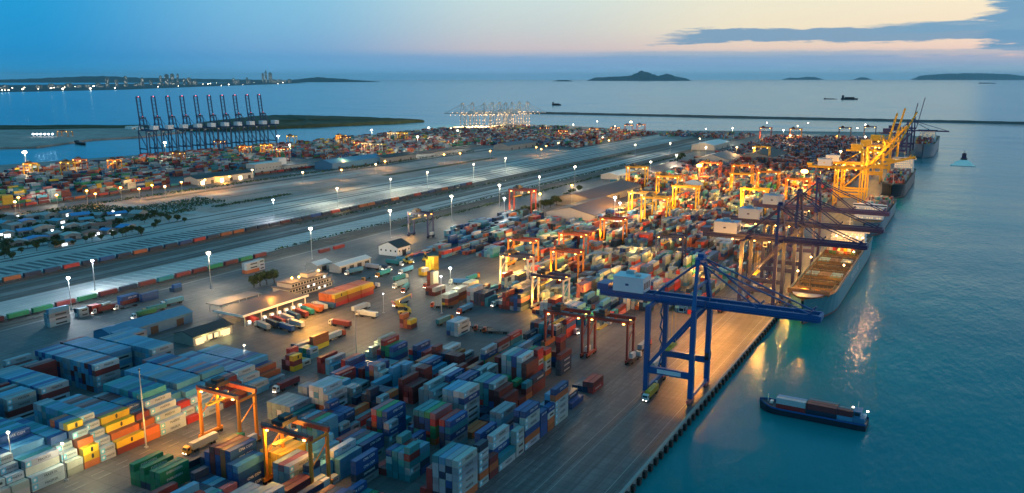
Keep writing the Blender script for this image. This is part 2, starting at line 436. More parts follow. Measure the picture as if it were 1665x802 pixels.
# one weak low sun behind thin cloud
sl = bpy.data.lights.new('sun', 'SUN'); sl.energy = 0.18; sl.angle = math.radians(12); sl.color = (1.0, 0.78, 0.66)
so = bpy.data.objects.new('sun', sl); C.objects.link(so)
sd = Vector((math.sin(SUN_AZ) * math.cos(0.14), math.cos(SUN_AZ) * math.cos(0.14), math.sin(0.14)))
so.rotation_euler = (-sd).to_track_quat('-Z', 'Y').to_euler(); so.location = (0, 0, 500)

SC.view_settings.view_transform = 'Standard'; SC.view_settings.look = 'None'; SC.view_settings.gamma = 1.0
SC.view_settings.exposure = 0.0; SC.view_settings.use_curve_mapping = False
SC.cycles.use_denoising = True
SC.cycles.max_bounces = 5; SC.cycles.diffuse_bounces = 2; SC.cycles.glossy_bounces = 2; SC.cycles.transmission_bounces = 1; SC.cycles.volume_bounces = 0
SC.cycles.use_light_tree = True
SC.cycles.sample_clamp_indirect = 6.0; SC.cycles.caustics_reflective = False; SC.cycles.caustics_refractive = False

# ---- sea: one flat sheet to the horizon
WZ = -3.0
mb = MB(); n = 96
mb._add([(90000 * math.cos(2 * PI * i / n), 90000 * math.sin(2 * PI * i / n), WZ) for i in range(n)], [tuple(range(n))])
struct('sea', mb, M['sea'])

# ---- land
land = [(-94, -400), (-94, 2225), (-130, 2310), (-205, 2430), (-505, 2330), (-768, 2195), (-840, 2190), (-960, 2260), (-1080, 2310), (-1230, 2270), (-1345, 2120),
        (-1345, 1900), (-1305, 1291), (-1362, 1029), (-1400, 800), (-1500, 300), (-1700, -400)]
mb = MB(); mb.prism(land, -12, 0.0); struct('ground', mb, M['ground'])

def sheet(name, x0, x1, y0, y1, z, mat):
    b = MB(); b._add([(x0, y0, z), (x1, y0, z), (x1, y1, z), (x0, y1, z)], [(0, 1, 2, 3)]); return struct(name, b, M[mat])
sheet('quay_apron', -139.2, -95.2, -200, 2220, 0.03, 'apron')
sheet('yard_pavement', -470, -139.2, -200, 2180, 0.024, 'asphalt')
sheet('rail_bed', -499, -472, -100, 2150, 0.03, 'ballast')
sheet('parking_ground', -534, -499, -100, 1500, 0.024, 'pale')
rr = random.Random(31); xs = -571.0
while xs < -534.2:                                             # worn lanes of the marshalling ground
    w_ = min(rr.uniform(2.5, 8), -534 - xs); sheet('track_lane', xs, xs + w_, -100, 2150, 0.03, rr.choice(('asphalt', 'ballast', 'pale', 'ground', 'ground'))); xs += w_
for a_, b_, y_, z_, m_ in ((-690, -684, 120, 1900, 'asphalt'), (-664, -661, 200, 2000, 'ballast'), (-655, -650, 300, 2000, 'asphalt'), (-603, -600, 500, 2000, 'ballast'), (-640, -636, 910, 1900, 'ballast'), (-627, -620, 930, 1700, 'asphalt'), (-614, -610, 920, 1800, 'ground'), (-522, -519, 760, 1500, 'ballast'), (-512, -506, 740, 1500, 'asphalt')):
    sheet('track_lane', a_, b_, y_, z_, 0.052, m_)
for a_, b_, y_, z_, m_ in ((-780, -772, 640, 1480, 'ground'), (-815, -800, 690, 1000, 'pale'), (-850, -838, 640, 1480, 'ballast'), (-740, -712, 700, 900, 'ground'), (-760, -745, 980, 1300, 'verge_mat')):
    sheet('dirt_track', a_, b_, y_, z_, 0.03, 'mangrove' if m_ == 'verge_mat' else m_)
sheet('rail_bed', -594, -571, -100, 2150, 0.036, 'ballast')
sheet('loading_yard', -648, -594, -100, 1900, 0.024, 'pale')
sheet('road', -700, -648, -100, 2150, 0.03, 'pale')
sheet('verge', -742, -700, -100, 520, 0.024, 'mangrove')
sheet('open_earth', -868, -700, 520, 1500, 0.02, 'earth')
sheet('settlement_ground', -868, -742, -100, 520, 0.02, 'ground')
sheet('road', -905, -868, -100, 2150, 0.03, 'asphalt')
sheet('rail_bed', -932, -905, -100, 2100, 0.036, 'ballast')
sheet('terminal_pavement', -1290, -932, 200, 2060, 0.026, 'asphalt')
sheet('terminal_pavement', -932, -700, 1520, 2150, 0.044, 'asphalt')
sheet('road', -865, -700, 596, 612, 0.034, 'pale')

# quay cope, markings, rails
mb = MB(); mb.box(-95.2, -94.0, -200, 2225, 0.0, 0.35); struct('kerb', mb, M['concrete'])
mb = MB()
for x, w in ((-99.6, .35), (-117.2, .3), (-121.3, .3), (-128.5, .25), (-132.5, .25), (-136.2, .25)):
    for k in range(120 if w < .3 else 1):
        y0 = -100 + k * 14
        if w >= .3: y0, y1 = -150, 2100
        else: y1 = y0 + 8
        mb._add([(x - w / 2, y0, .04), (x + w / 2, y0, .04), (x + w / 2, y1, .04), (x - w / 2, y1, .04)], [(0, 1, 2, 3)])
for x in (-266, -262, -276.5):
    for k in range(60):
        y0 = 120 + 10 * k; mb._add([(x - .12, y0, .034), (x + .12, y0, .034), (x + .12, y0 + 5, .034), (x - .12, y0 + 5, .034)], [(0, 1, 2, 3)])
for x in (-449, -441, -433, -553):
    for k in range(130):
        y0 = 100 + 12 * k; mb._add([(x - .15, y0, .042), (x + .15, y0, .042), (x + .15, y0 + 6, .042), (x - .15, y0 + 6, .042)], [(0, 1, 2, 3)])
struct('road_markings', mb, M['lineworn'])
mb = MB()
for k in range(46):                                            # slanted parking bays beside the near track
    y = 352 + 8.2 * k
    mb._add([(-528, y, .034), (-528, y + 1.5, .034), (-503, y + 4.5, .034), (-503, y + 3.0, .034)], [(0, 1, 2, 3)])
struct('parking_bay_markings', mb, M['line'])
mb = MB()
for k in range(80):                                            # dark trailer bays between pale kerbs
    y = 286 + 7.6 * k
    mb._add([(-634, y, .034), (-634, y + 4.2, .034), (-606, y + 4.6, .034), (-606, y + .4, .034)], [(3, 2, 1, 0)])
struct('loading_bay_surface', mb, M['asphalt'])
mb = MB()
for x in (-97.6, -98.4, -118.6, -119.4):
    mb.box(x - .08, x + .08, -150, 2150, .03, .10)
for xc in (-479, -487.5, -493, -578, -583, -588.5, -911, -917, -924):
    for dx in (-.72, .72): mb.box(xc + dx - .07, xc + dx + .07, -100, 2100, .04, .22)
struct('rail_tracks', mb, M['rail'])
mb = MB()                                                       # sloping rubble between quay deck piles
for k in range(150):
    y = 150 + 8.0 * k
    mb.tube((-95.0, y, -6), (-95.0, y, -.3), .55, n=7)
struct('quay_piles', mb, M['concrete'])

# ---- far land, islands, hills
def blob(name, poly, h, mat, seed, n=3, skirt=-6):
    """low land from an outline: rises to uneven height h inside"""
    rr = random.Random(seed); cx = sum(p[0] for p in poly) / len(poly); cyy = sum(p[1] for p in poly) / len(poly)
    dense = []
    for i, p in enumerate(poly):
        q = poly[(i + 1) % len(poly)]
        for k in range(n): t = k / n; dense.append((p[0] + (q[0] - p[0]) * t, p[1] + (q[1] - p[1]) * t))
    rings = []
    for f, hh in ((1.0, skirt), (1.0, 0.15), (0.985, 0.75), (0.9, 1.0), (0.5, 1.0), (0.05, 1.0)):
        ring = []
        for x, y in dense:
            hz = hh if hh < 0 else h * hh * (0.75 + 0.5 * rr.random())
            ring.append((cx + (x - cx) * f, cyy + (y - cyy) * f, hz))
        rings.append(ring)
    b = MB(); b.loft(rings, 0, False, True); return struct(name, b, M[mat])
def apx(pts, z=-3): return [at(x, y, z) for x, y in pts]
blob('shore', apx([(-120, 246), (60, 241), (150, 229), (230, 224), (300, 216), (240, 210), (0, 212), (-120, 213)]), 1.2, 'earth', 3, 6)
blob('shore', apx([(-120, 214.5), (60, 213), (180, 211), (260, 209.5), (240, 206.5), (0, 207.5), (-120, 208)]), 4.0, 'mangrove', 4, 8)
blob('shore', apx([(290, 213), (380, 213), (450, 210), (560, 205), (640, 201.5), (690, 198.5), (640, 196.5), (560, 193), (470, 190.5), (420, 191.5), (330, 202)]), 7.0, 'mangrove', 5, 10)
mb = MB(); x0, y0 = at(856, 183.2, 0); x1, y1 = at(1668, 200.4, 0); x1, y1 = x1 + (x1 - x0) * .5, y1 + (y1 - y0) * .5
rr = random.Random(5); rings = []
for k in range(121):
    t = k / 120; xx, yy = x0 + (x1 - x0) * t, y0 + (y1 - y0) * t; j = rr.random() * 1.2
    rings.append([(xx, yy - 14, -6), (xx, yy - 4, 3.6 + j), (xx, yy + 4, 3.6 + j), (xx, yy + 14, -6)])
mb.loft(rings, 0, True, True, False); struct('breakwater', mb, M['rubble'])

def ridge(name, px0, px1, base_y, dist, prof, seed, mat='hill', depth=900):
    """range of hills dist metres off; prof = [(t, height in photo rows)]"""
    rr = random.Random(seed); b = MB(); rings = []; N = 90
    for k in range(N + 1):
        t = k / N; px = px0 + (px1 - px0) * t
        for a, c in zip(prof, prof[1:]):
            if a[0] <= t <= c[0]: hp = a[1] + (c[1] - a[1]) * (t - a[0]) / (c[0] - a[0] + 1e-9); break
        r = (px - CX) / F; d = Vector((r * cy_ - sy_, r * sy_ + cy_, 0))
        p = d * dist; hm = max(1.0, hp * dist / F * (0.93 + 0.14 * rr.random())) + 0
        n2 = d.normalized() * depth
        rings.append([tuple(p - n2 + Vector((0, 0, -8))), tuple(p - n2 * .5 + Vector((0, 0, hm * (.45 + .15 * rr.random())))), tuple(p + Vector((0, 0, hm))), tuple(p + n2 + Vector((0, 0, -8)))])
    b.loft(rings, 0, True, True, False); return struct(name, b, M[mat])
# rows above the waterline as seen; heights include the dip of the plane below the eye line
def isl(name, px0, px1, wl, prof, seed, depth=500):
    X, Y = at((px0 + px1) / 2, wl, WZ); d = math.hypot(X, Y)
    r = ((px0 + px1) / 2 - CX) / F; d = d / math.sqrt(1 + r * r)
    return ridge(name, px0, px1, wl, d, prof, seed, 'hill', depth)
isl('island', 952, 1118, 131.5, [(0, 0.3), (.08, 5.2), (.30, 6.5), (.42, 8), (.52, 15.2), (.58, 13.5), (.68, 7.5), (.77, 11.5), (.86, 6.5), (.95, 4), (1, .3)], 1)
isl('island', 898, 930, 132.5, [(0, .3), (.3, 2), (.7, 2.2), (1, .3)], 2, 200)
isl('island', 1468, 1662, 130.0, [(0, .3), (.08, 6.5), (.25, 9), (.5, 10.5), (.8, 9), (.95, 5.5), (1, .3)], 3)
isl('island', 1262, 1330, 130.0, [(0, .3), (.2, 3.5), (.4, 3), (.6, 5), (.8, 4), (1, .3)], 4, 300)
isl('island', 1376, 1406, 130.0, [(0, .3), (.4, 4), (.7, 3.5), (1, .3)], 6, 300)
isl('hills', 470, 622, 133.5, [(0, 2), (.15, 4.5), (.35, 7.5), (.6, 5), (.8, 2.5), (1, .3)], 7, 900)
isl('hills', -60, 480, 134.2, [(0, 3), (.2, 5), (.36, 9), (.46, 10), (.56, 7), (.68, 6), (.8, 5), (.92, 4), (1, 2)], 8, 1500)
# the low shore the city stands on
blob('shore', apx([(-200, 153), (60, 149), (200, 146), (330, 141), (420, 138), (500, 135.2), (480, 133.8), (300, 136), (0, 139), (-200, 140)]), 5, 'hill', 9, 4)
# ================================================================ CONTAINERS
COL = {'W': ((.40, .445, .46), 'white'), 'G': ((.20, .27, .31), 'pale grey'), 'B': ((.010, .065, .20), 'dark blue'), 'N': ((.010, .035, .075), 'navy'),
       'L': ((.07, .26, .40), 'light blue'), 'T': ((.015, .20, .24), 'teal'), 'R': ((.40, .035, .03), 'bright red'), 'M': ((.15, .028, .03), 'maroon'),
       'O': ((.40, .11, .04), 'rust orange'), 'Y': ((.62, .40, .03), 'yellow'), 'V': ((.02, .20, .085), 'green'), 'K': ((.34, .13, .14), 'faded pink'),
       'C': ((.40, .41, .36), 'cream')}
CT = []           # every container: dict(x, y, z, L, c, block, row, bay, tier, half)
LEN = {40: 12.19, 20: 6.06}
TH, RP = 2.62, 2.64
OCC = {}
def put(x, y0, L, cols, block, row, bay, half=0, mass=False):
    for t, c in enumerate(cols):
        CT.append(dict(x=x, y=y0 + LEN[L] / 2, z=0.03 + TH * t, L=L, c=c, block=block, row=row, bay=bay, tier=t, half=half, top=t == len(cols) - 1, mass=mass))
    OCC.setdefault(round(x / RP), []).append((x, y0 - .2, y0 + LEN[L] + .2))
def free(x, y0, L):
    for k in range(round(x / RP) - 1, round(x / RP) + 2):
        for xx, a, b in OCC.get(k, ()):
            if abs(xx - x) < 2.5 and y0 < b and y0 + LEN[L] > a: return False
    return True

# strips of the front yard: right-hand edge, name used in labels
STRIPS = [(-139.2, 'quayside strip'), (-162.6, 'second strip inland'), (-185.4, 'third strip inland'), (-208.6, 'fourth strip inland'), (-232.4, 'strip by warm lane')]
def stripof(x):
    for i, (xr, nme) in enumerate(STRIPS):
        if xr - 21 < x < xr + 2: return nme, max(0, int(round((xr - 1.3 - x) / RP)))
    return 'rear yard', max(0, int(round((-141 - x) / RP)))

EXPL = []
def stackat(x, y, L, rows, block=None):
    """rows of stacked containers from the corner nearest the quay and the camera, counted away from the quay; strings read bottom to top"""
    for r, cols in enumerate(rows):
        if cols:
            xx = x - 1.25 - RP * r
            if free(xx, y, L): put(xx, y, L, cols, block or stripof(xx)[0], r if block else stripof(xx)[1], None)
def stackpx(px, py, L, rows, block=None):
    x, y = at(px, py); stackat(x, y, L, rows, block)

# --- stacks read one by one from the photograph
stackpx(621, 574, 40, ['CCC', 'CC'], 'lit lane corner')
stackpx(606, 582, 20, ['CC', 'C'], 'lit lane corner')
q = -139.2
stackat(q, 216.0, 40, ['OWWGGW', 'BNBGNG', 'GGGNGL', 'NGGGGT', 'MMMM', 'M'])
stackat(q, 229.6, 20, ['WOGWWN', 'OBN', 'B', 'TB'])
stackat(q, 236.6, 20, ['MOM', 'NT'])
stackat(q, 243.4, 40, ['WT', 'TNBWW', 'BBB', 'NBBBB', 'MB', 'B'])
stackat(q, 256.4, 20, ['WWWW', 'NNT', 'L', 'R', 'MMK'])
stackat(q, 263.4, 40, ['WOBWWB', 'MNGGNB', 'NG', 'BB', 'GGGLG', 'GGLGG'])
stackat(q, 276.4, 20, ['BBBB', 'OO', '', 'N'])
stackat(q, 283.0, 20, ['OOWB', 'OOO', 'B'])
stackat(q, 289.8, 40, ['WWWWOB', 'NMNNL', 'BGL', 'L', 'T', ''])
stackpx(755, 698.6, 40, ['GGWGBW', 'WWGGGW', 'LWGGGL', 'LGGGGL', 'BGG'])
stackpx(630.8, 722, 40, ['BBBBB', 'VVBBV', 'ORORK', 'NMN'])
stackpx(708.7, 725, 40, ['OVVRK', 'VMBBV', 'VVNBT', 'TTNNT', 'BB', 'N'])
stackpx(856, 637, 40, ['WVMMM', 'GGGGGW', 'MMMMBB', 'GGGGGT', 'GGGGGW'])
stackpx(874, 622, 20, ['WNRWRR', 'WRRWRV', 'NNMMK'])
stackpx(887, 613, 20, ['OWWYR', 'TRMMO', 'BN'])
stackpx(911, 599, 20, ['WMMMMR', 'NBM', 'BB'])
stackpx(789, 630, 40, ['WWW', 'GWW', 'MM', 'MMM', 'TT'])
stackpx(500.8, 667.7, 20, ['GGGG', 'OMGG', 'MR'])
stackpx(535, 681, 40, ['RWGW', 'MOWWW', 'MMWLW', 'GGWWW'])
stackpx(461, 786, 40, ['OOOY', 'OOYY', 'YYYY', 'GOYY'])
stackpx(378, 792, 40, ['MBBBB', 'MOOOO', 'BBBBR', 'MMMMM', 'BBBB', 'NNN'])
stackpx(473, 806, 40, ['GGGW', 'GGGK', 'NGGG', 'BNGL', 'NNN'])
stackpx(575, 660, 20, ['GGG', 'GGW', 'MK'])
stackpx(623, 633, 20, ['WWW', 'GWWG', 'MMOK'])
stackpx(640, 655, 40, ['TT', 'T', 'B'])
stackpx(672, 658, 40, ['MMM', 'KMM', 'MMMM', 'MMM'])
stackpx(712, 620, 40, ['R', 'LL', 'BBB', 'TNL', 'YVO'])
stackpx(721, 640, 40, ['GGGW', 'BB'])
stackpx(692, 590, 40, ['RR', 'NB', 'BNB', 'TR'])
stackpx(640, 590, 40, ['BTB', 'NVV', 'MNVR', 'BR'])
stackpx(590, 618, 40, ['RR', 'BB', 'RB', 'BRB', 'TRR'])
stackpx(557, 615, 40, ['T', 'TT', 'LL', 'LLG', 'MM', 'MMR'])

# --- terraces beside the warm lane: one row lower at every step down to the lane
TQ = -272.6
def terrace(y, L, face, back, depth, name='terraced yard'):
    """face: colours bottom to top of the stepped front; back: colours of the flat top rows behind"""
    n = len(face)
    for r in range(depth):
        h = min(r + 1, n)
        cols = ''.join((face[t] if r == t else R.choice(face[t] + back + 'GGW')) for t in range(h)) if r < n else ''.join(R.choice('GWGLB') for _ in range(n - 1)) + R.choice(back)
        if r < n: cols = cols[:-1] + face[r]
        xx = TQ - 1.25 - RP * r
        if free(xx, y, L): put(xx, y, L, cols, name, r, None)
# a step is one tier: two equal tiers share a step where the photograph shows an upright face
def terr2(y, L, tiers, back, depth, name='terraced yard'):
    """tiers: list of (tier colour, row where that tier begins)"""
    for r in range(depth):
        cols = ''
        for c, r0 in tiers:
            if r >= r0: cols += c if r == r0 else R.choice(back)
        xx = TQ - 1.25 - RP * r
        if cols and free(xx, y, L): put(xx, y, L, cols, name, r, None)
terr2(126, 40, [('C', 0), ('W', 1), ('W', 2), ('B', 3), ('B', 3)], 'LBLT', 10)
terr2(139.4, 20, [('W', 0), ('C', 0), ('W', 1), ('W', 2), ('B', 4)], 'GBBL', 12)
terr2(145.8, 20, [('C', 0), ('C', 0), ('W', 1), ('W', 2), ('W', 3)], 'BLBG', 12)
terr2(152.6, 40, [('W', 0), ('W', 0), ('C', 1), ('W', 1), ('L', 4), ('B', 7)], 'LLTBL', 14)
terr2(165.6, 20, [('C', 0), ('C', 0), ('W', 1), ('W', 2), ('B', 3)], 'LBTL', 14)
terr2(172.2, 20, [('O', 0), ('Y', 0), ('Y', 0), ('O', 1), ('G', 2), ('Y', 3)], 'OKGB', 7)
terr2(178.8, 20, [('W', 0), ('W', 0), ('W', 1), ('W', 2), ('W', 3), ('W', 4)], 'LGLT', 15)
terr2(185.6, 40, [('M', 0), ('Y', 0), ('O', 1), ('Y', 2), ('Y', 3)], 'KLMTL', 15)
terr2(198.6, 20, [('O', 0), ('O', 0), ('O', 1), ('M', 2), ('B', 4)], 'MGBL', 12)
terr2(205.2, 40, [('W', 0), ('W', 0), ('W', 1), ('W', 2), ('W', 3), ('T', 4)], 'TLTB', 13)
terr2(218.2, 20, [('R', 0), ('W', 1), ('R', 2), ('L', 4)], 'GMLL', 14)
terr2(224.8, 40, [('W', 0), ('G', 1), ('W', 2), ('L', 3), ('L', 5)], 'LLGB', 18)
terr2(238.2, 40, [('M', 0), ('O', 0), ('M', 1), ('M', 2), ('L', 5)], 'LLKB', 20)
terr2(251.6, 40, [('L', 0), ('W', 0), ('W', 2), ('W', 3)], 'LLLB', 19)
terr2(264.8, 40, [('G', 1), ('O', 2), ('O', 3), ('L', 5)], 'LLTB', 18)
# small colourful stacks and brown pair at the corner of the open yard
stackpx(478, 605, 20, ['YMY', 'MKM', 'MM'], 'yard corner')
stackpx(492, 597, 20, ['W', 'Y', 'V', 'VMR'], 'yard corner')
stackpx(505, 585, 20, ['LG', 'TV', 'VT', 'M'], 'yard corner')
stackpx(498, 580, 40, ['G', 'GW', 'KG', 'GN'], 'yard corner')
stackpx(510, 572, 40, ['YOO', 'OOO', 'OOO', 'MOO'], 'yard corner')
# --- the tall pale yard on the far left
def tall(xr, y, L, nrow, hs, pal, face):
    for r in range(nrow):
        h = hs if isinstance(hs, int) else R.choice(hs)
        cols = face if r == 0 else ''.join(R.choice(pal) for _ in range(h))
        xx = xr - 1.25 - RP * r
        if free(xx, y, L): put(xx, y, L, cols, 'tall pale yard', r, None)
tall(-331.2, 163.0, 40, 16, 5, 'LLGLB', 'LGWMG')
tall(-331.0, 179.4, 40, 15, (5, 5, 4), 'LLGLM', 'LWMGG')
tall(-330.4, 193.4, 40, 15, 5, 'LLLGB', 'LGWMW')
tall(-360.0, 207.0, 40, 8, (4, 4, 5), 'KMGGK', 'GGMMM')
tall(-337.0, 222.6, 40, 17, (5, 5, 5), 'LLGLMB', 'LGWMW')
tall(-346.6, 236.4, 40, 14, 5, 'LLLGLM', 'LGLGL')
tall(-333.4, 250.0, 40, 15, 5, 'LLLGL', 'BWGGW')
tall(-371.0, 264.0, 40, 5, 4, 'LLLGL', 'LGLG')
# --- stacks by the near track and about the gate
stackpx(82, 533, 40, ['WWGL', 'GGG'], 'trackside')
stackpx(108, 525, 20, ['GG', 'GN'], 'trackside')
stackpx(130, 517, 20, ['GG', 'WN'], 'trackside')
stackpx(151, 512, 20, ['RR', 'MR'], 'trackside')
stackpx(168, 508, 20, ['GG', 'G'], 'trackside')
stackpx(200, 497, 40, ['MB', 'BB'], 'trackside')
stackpx(232, 492, 40, ['BB', 'L'], 'trackside')
stackpx(258, 486, 40, ['N', 'L'], 'trackside')
stackpx(284, 476, 20, ['NB', 'N'], 'trackside')
stackpx(402, 446, 40, ['OWW', 'OGG'], 'beside the trees')
stackpx(421, 440, 20, ['WWW', 'NGG'], 'beside the trees')
stackpx(545, 406, 40, ['R'], 'open ground')
stackpx(521, 412, 40, ['M'], 'open ground')
x0, y0 = at(545, 500)
for k in range(3): stackat(x0, y0 + k * 13.2, 40, ['ROY', 'OOO', 'OOO', 'OOO', 'OOO'], 'block beside the gate')
stackpx(705, 474, 20, ['CCCCC', 'MMMMM'], 'tower by the floodlight')
stackpx(708, 482, 40, ['MC', 'MM', 'NM'], 'open ground')
for k in range(3): stackpx(729 + 17 * k, 500 - 10 * k, 40, ['OMC', 'YNC'], 'open ground')
stackpx(668, 536, 20, ['MY', 'OO', 'KMO'], 'open ground')
stackpx(745, 548, 40, ['WWW', 'GLL', 'BLL'], 'open ground')
stackpx(706, 441, 20, ['YYYY', 'YYYY', 'YYY'], 'house side')
stackpx(690, 449, 20, ['YC', 'YY'], 'house side')
for k in range(6): stackpx(650 + 13 * k, 428 - 5 * k, 40, [R.choice('LTGBW') + R.choice(('', 'G', 'R')), R.choice('OYMGL')], 'house side')
for k in range(5): stackpx(722 + 15 * k, 420 - 5 * k, 40, [R.choice('LMGBW') + R.choice('GRML'), R.choice('ORMGL') + R.choice(('', 'O'))], 'house side')
# low stacks under the red cranes
stackat(-140.6, 309, 40, ['B', 'BN', 'N', 'NB'], 'low quayside stacks')
stackat(-139.9, 330, 40, ['RM', 'NM', 'N', 'N'], 'low quayside stacks')

# --- random fill of the yards
PAL_FRONT = 'BBBNNLGGGWMMMRKTTVOLBNGNM'
PAL_MID = 'BBNNLGGGWGLMMRKTOBGLNNMG'
PAL_FAR = 'MMMMRRKBNGGWWTVOYCMMKLO'
def fill(xr, nrow, y0, y1, hmax, dens, pal, block, mass, bigpatch=0.66, skip=()):
    y = y0; bay = 0
    while y < y1:
        L = 40 if R.random() < 0.66 else 20
        base = R.randint(1, hmax); pc = R.choice(pal); empty = R.random() > dens
        sub = (y,) if L == 40 else (y, y + 6.35)
        for r in range(nrow):
            if R.random() < 0.25: base = R.randint(1, hmax); pc = R.choice(pal)
            if R.random() < 0.12: empty = R.random() > dens
            if empty: continue
            for k, yy in enumerate(sub):
                h = max(0, min(hmax, base + R.choice((-1, 0, 0, 0, 0, 1))))
                xx = xr - 1.25 - RP * r
                if h and free(xx, yy, L) and not any(a < xx < b and c < yy < d for a, b, c, d in skip):
                    put(xx, yy, L, ''.join(pc if R.random() < bigpatch else R.choice(pal) for _ in range(h)), block, r, None, k, mass)
        y += 13.1 if R.random() < .85 else 15.5; bay += 1
fill(q, 6, 150, 215, 5, .9, PAL_FRONT, 'quayside strip', False)
for (xr, nme), (a, b, hm, dn) in zip(STRIPS[1:], [(140, 352, 5, .84), (132, 400, 4, .86), (120, 345, 4, .84), (118, 312, 3, .74)]):
    fill(xr, 6, a, b, hm, dn, PAL_FRONT, nme, False)
NOFILL = [(-420, -322, 745, 1010), (-425, -410, 400, 600), (-420, -285, 400, 545), (-175, -139, 400, 466)]
for k in range(12):
    xr = -139.5 - 23.3 * k
    a = 426 if k < 3 else (434 if k < 6 else (560 if k < 11 else 620))
    if xr < -415: break
    for c0 in range(a, 2080, 214):
        fill(xr, 6, c0, min(c0 + 190, 2080), 4 if k < 3 else 3 if c0 < 760 and k > 6 else 4, .88, PAL_MID if c0 < 900 else ('MMMKNMRONMGB' if c0 > 1200 else PAL_FAR + 'BNG'), 'rear yard', True, .55, NOFILL)  # farthest bays: reddish colours put the warm lamp light into the paint
for k in range(13):
    xr = -950 - 25.5 * k
    for c0 in range(470 if k < 8 else 560, 1950, 176):
        if c0 < 650 and k > 10: continue
        fill(xr, 6, c0, min(c0 + 152, 1985 - (60 if k > 10 else 0)), 4, .80, PAL_FAR + 'WCGV', 'left terminal', True, .5, [(-1010, -940, 760, 905), (-1075, -940, 960, 1120)])

for k in range(9):
    for c0 in (1540, 1730, 1920): fill(-715 - 25.5 * k, 6, c0 + (40 if k < 4 else 0), min(c0 + 160, 2120), 4, .82, PAL_FAR, 'left terminal', True, .5)
for k in range(8): fill(-1000 - 25.5 * k, 6, 1990, 2140, 4, .8, PAL_FAR, 'left terminal', True, .5)
for k in range(8): fill(-480 - 27 * k, 6, 1990, 2150, 3, .6, PAL_FAR, 'rear yard', True, .5)
# --- which faces of each container lie open, and how large each shows in the photograph
IDX = {}
for i, c in enumerate(CT): IDX.setdefault((round(c['x'] / RP), c['tier']), []).append(i)
def blocked(c, dx, dtier, dy):
    kx = c['x'] + dx * RP
    for k in (round(kx / RP) - 1, round(kx / RP), round(kx / RP) + 1):
        for i in IDX.get((k, c['tier'] + dtier), ()):
            d = CT[i]
            if d is c or abs(d['x'] - kx) > 0.9: continue
            ov = min(d['y'] + LEN[d['L']] / 2, c['y'] + LEN[c['L']] / 2 + dy) - max(d['y'] - LEN[d['L']] / 2, c['y'] - LEN[c['L']] / 2 + dy)
            if dx or dtier:
                if ov > LEN[c['L']] * .9: return True
            elif (dy < 0 and 0 < c['y'] - d['y'] < (LEN[d['L']] + LEN[c['L']]) / 2 + .5) or (dy > 0 and 0 < d['y'] - c['y'] < (LEN[d['L']] + LEN[c['L']]) / 2 + .5): return True
    return False
for c in CT:
    c['ft'] = not blocked(c, 0, 1, 0); c['fr'] = not blocked(c, 1, 0, 0); c['fl'] = not blocked(c, -1, 0, 0)
    c['ff'] = not blocked(c, 0, 0, -1); c['fb'] = not blocked(c, 0, 0, 1)
bv, bf = [], []
for c in CT:
    hl = LEN[c['L']] / 2 - .1; o = len(bv)
    for z in (c['z'] + .1, c['z'] + 2.5):
        for dx, dy in ((-1.1, -hl), (1.1, -hl), (1.1, hl), (-1.1, hl)): bv.append((c['x'] + dx, c['y'] + dy, z))
    bf += [tuple(o + i for i in f) for f in ((4, 5, 6, 7), (0, 1, 5, 4), (1, 2, 6, 5), (2, 3, 7, 6), (3, 0, 4, 7))]
bvh = BVHTree.FromPolygons(bv, bf)
EYE = Vector((0, 0, H))
def shown(c):
    hl = LEN[c['L']] / 2; a = 0
    x, y, z = c['x'], c['y'], c['z']
    faces = []
    if c['ft']: faces.append((LEN[c['L']] * 2.4, Vector((0, 0, 1)), [(x + u * .8, y + v * hl * .8, z + 2.62) for u in (-1, 1) for v in (-1, 0, 1)]))
    if c['fr'] and x < 0: faces.append((LEN[c['L']] * 2.6, Vector((1, 0, 0)), [(x + 1.24, y + v * hl * .8, z + w) for w in (.5, 2.1) for v in (-1, 0, 1)]))
    if c['ff']: faces.append((2.4 * 2.6, Vector((0, -1, 0)), [(x + u * .8, y - hl - .03, z + w) for u in (-1, 1) for w in (.5, 2.1)]))
    for area, nrm, pts in faces:
        for p in pts:
            pr = proj(*p)
            if pr is None or not (0 <= pr[0] < 1665 and 0 <= pr[1] < 802): continue
            d = EYE - Vector(p); L = d.length; d.normalize()
            h = bvh.ray_cast(Vector(p) + d * .15, d, L)
            if h[0] is None: a += area / len(pts) * max(0, d.dot(nrm)) * (F / L) ** 2
    return a
near = [c for c in CT if not c['mass'] and (c['ft'] or c['fr'] or c['ff'])]
for c in near: c['px'] = shown(c)
near.sort(key=lambda c: -c['px'])
PICK = near[:300]
for c in PICK: c['one'] = True

# --- detailed container meshes (long axis Y, doors towards -Y)
def cont_mesh(L):
    b = MB(); h = LEN[L] / 2
    b.box(-1.17, 1.17, -h + .05, h - .04, .12, 2.53)
    for sx in (-1, 1):
        for y0 in (-h, h - .16): b.box(sx * 1.22 - .09, sx * 1.22 + .0 + (.0 if sx > 0 else .09) + (.0), y0, y0 + .16, 0, 2.59) if sx > 0 else b.box(-1.22, -1.13, y0, y0 + .16, 0, 2.59)
        xa, xb = (1.13, 1.215) if sx > 0 else (-1.215, -1.13)
        b.box(xa, xb, -h + .16, h - .16, .02, .16); b.box(xa, xb, -h + .16, h - .16, 2.47, 2.575)
        n = int(LEN[L] / .55)
        for k in range(n):                                   # pressed ribs of the side sheet
            y = -h + .3 + k * (LEN[L] - .6) / n
            b.box(sx * 1.17 + (0 if sx > 0 else -.035), sx * 1.17 + (.035 if sx > 0 else 0), y, y + .25, .18, 2.45)
    for y0 in (-h, h - .12): b.box(-1.13, 1.13, y0 + .01, y0 + .11, .02, .15); b.box(-1.13, 1.13, y0 + .01, y0 + .11, 2.47, 2.57)
    return b.mesh('container_%d' % L, M['cont'])
CM = {L: cont_mesh(L) for L in (40, 20)}
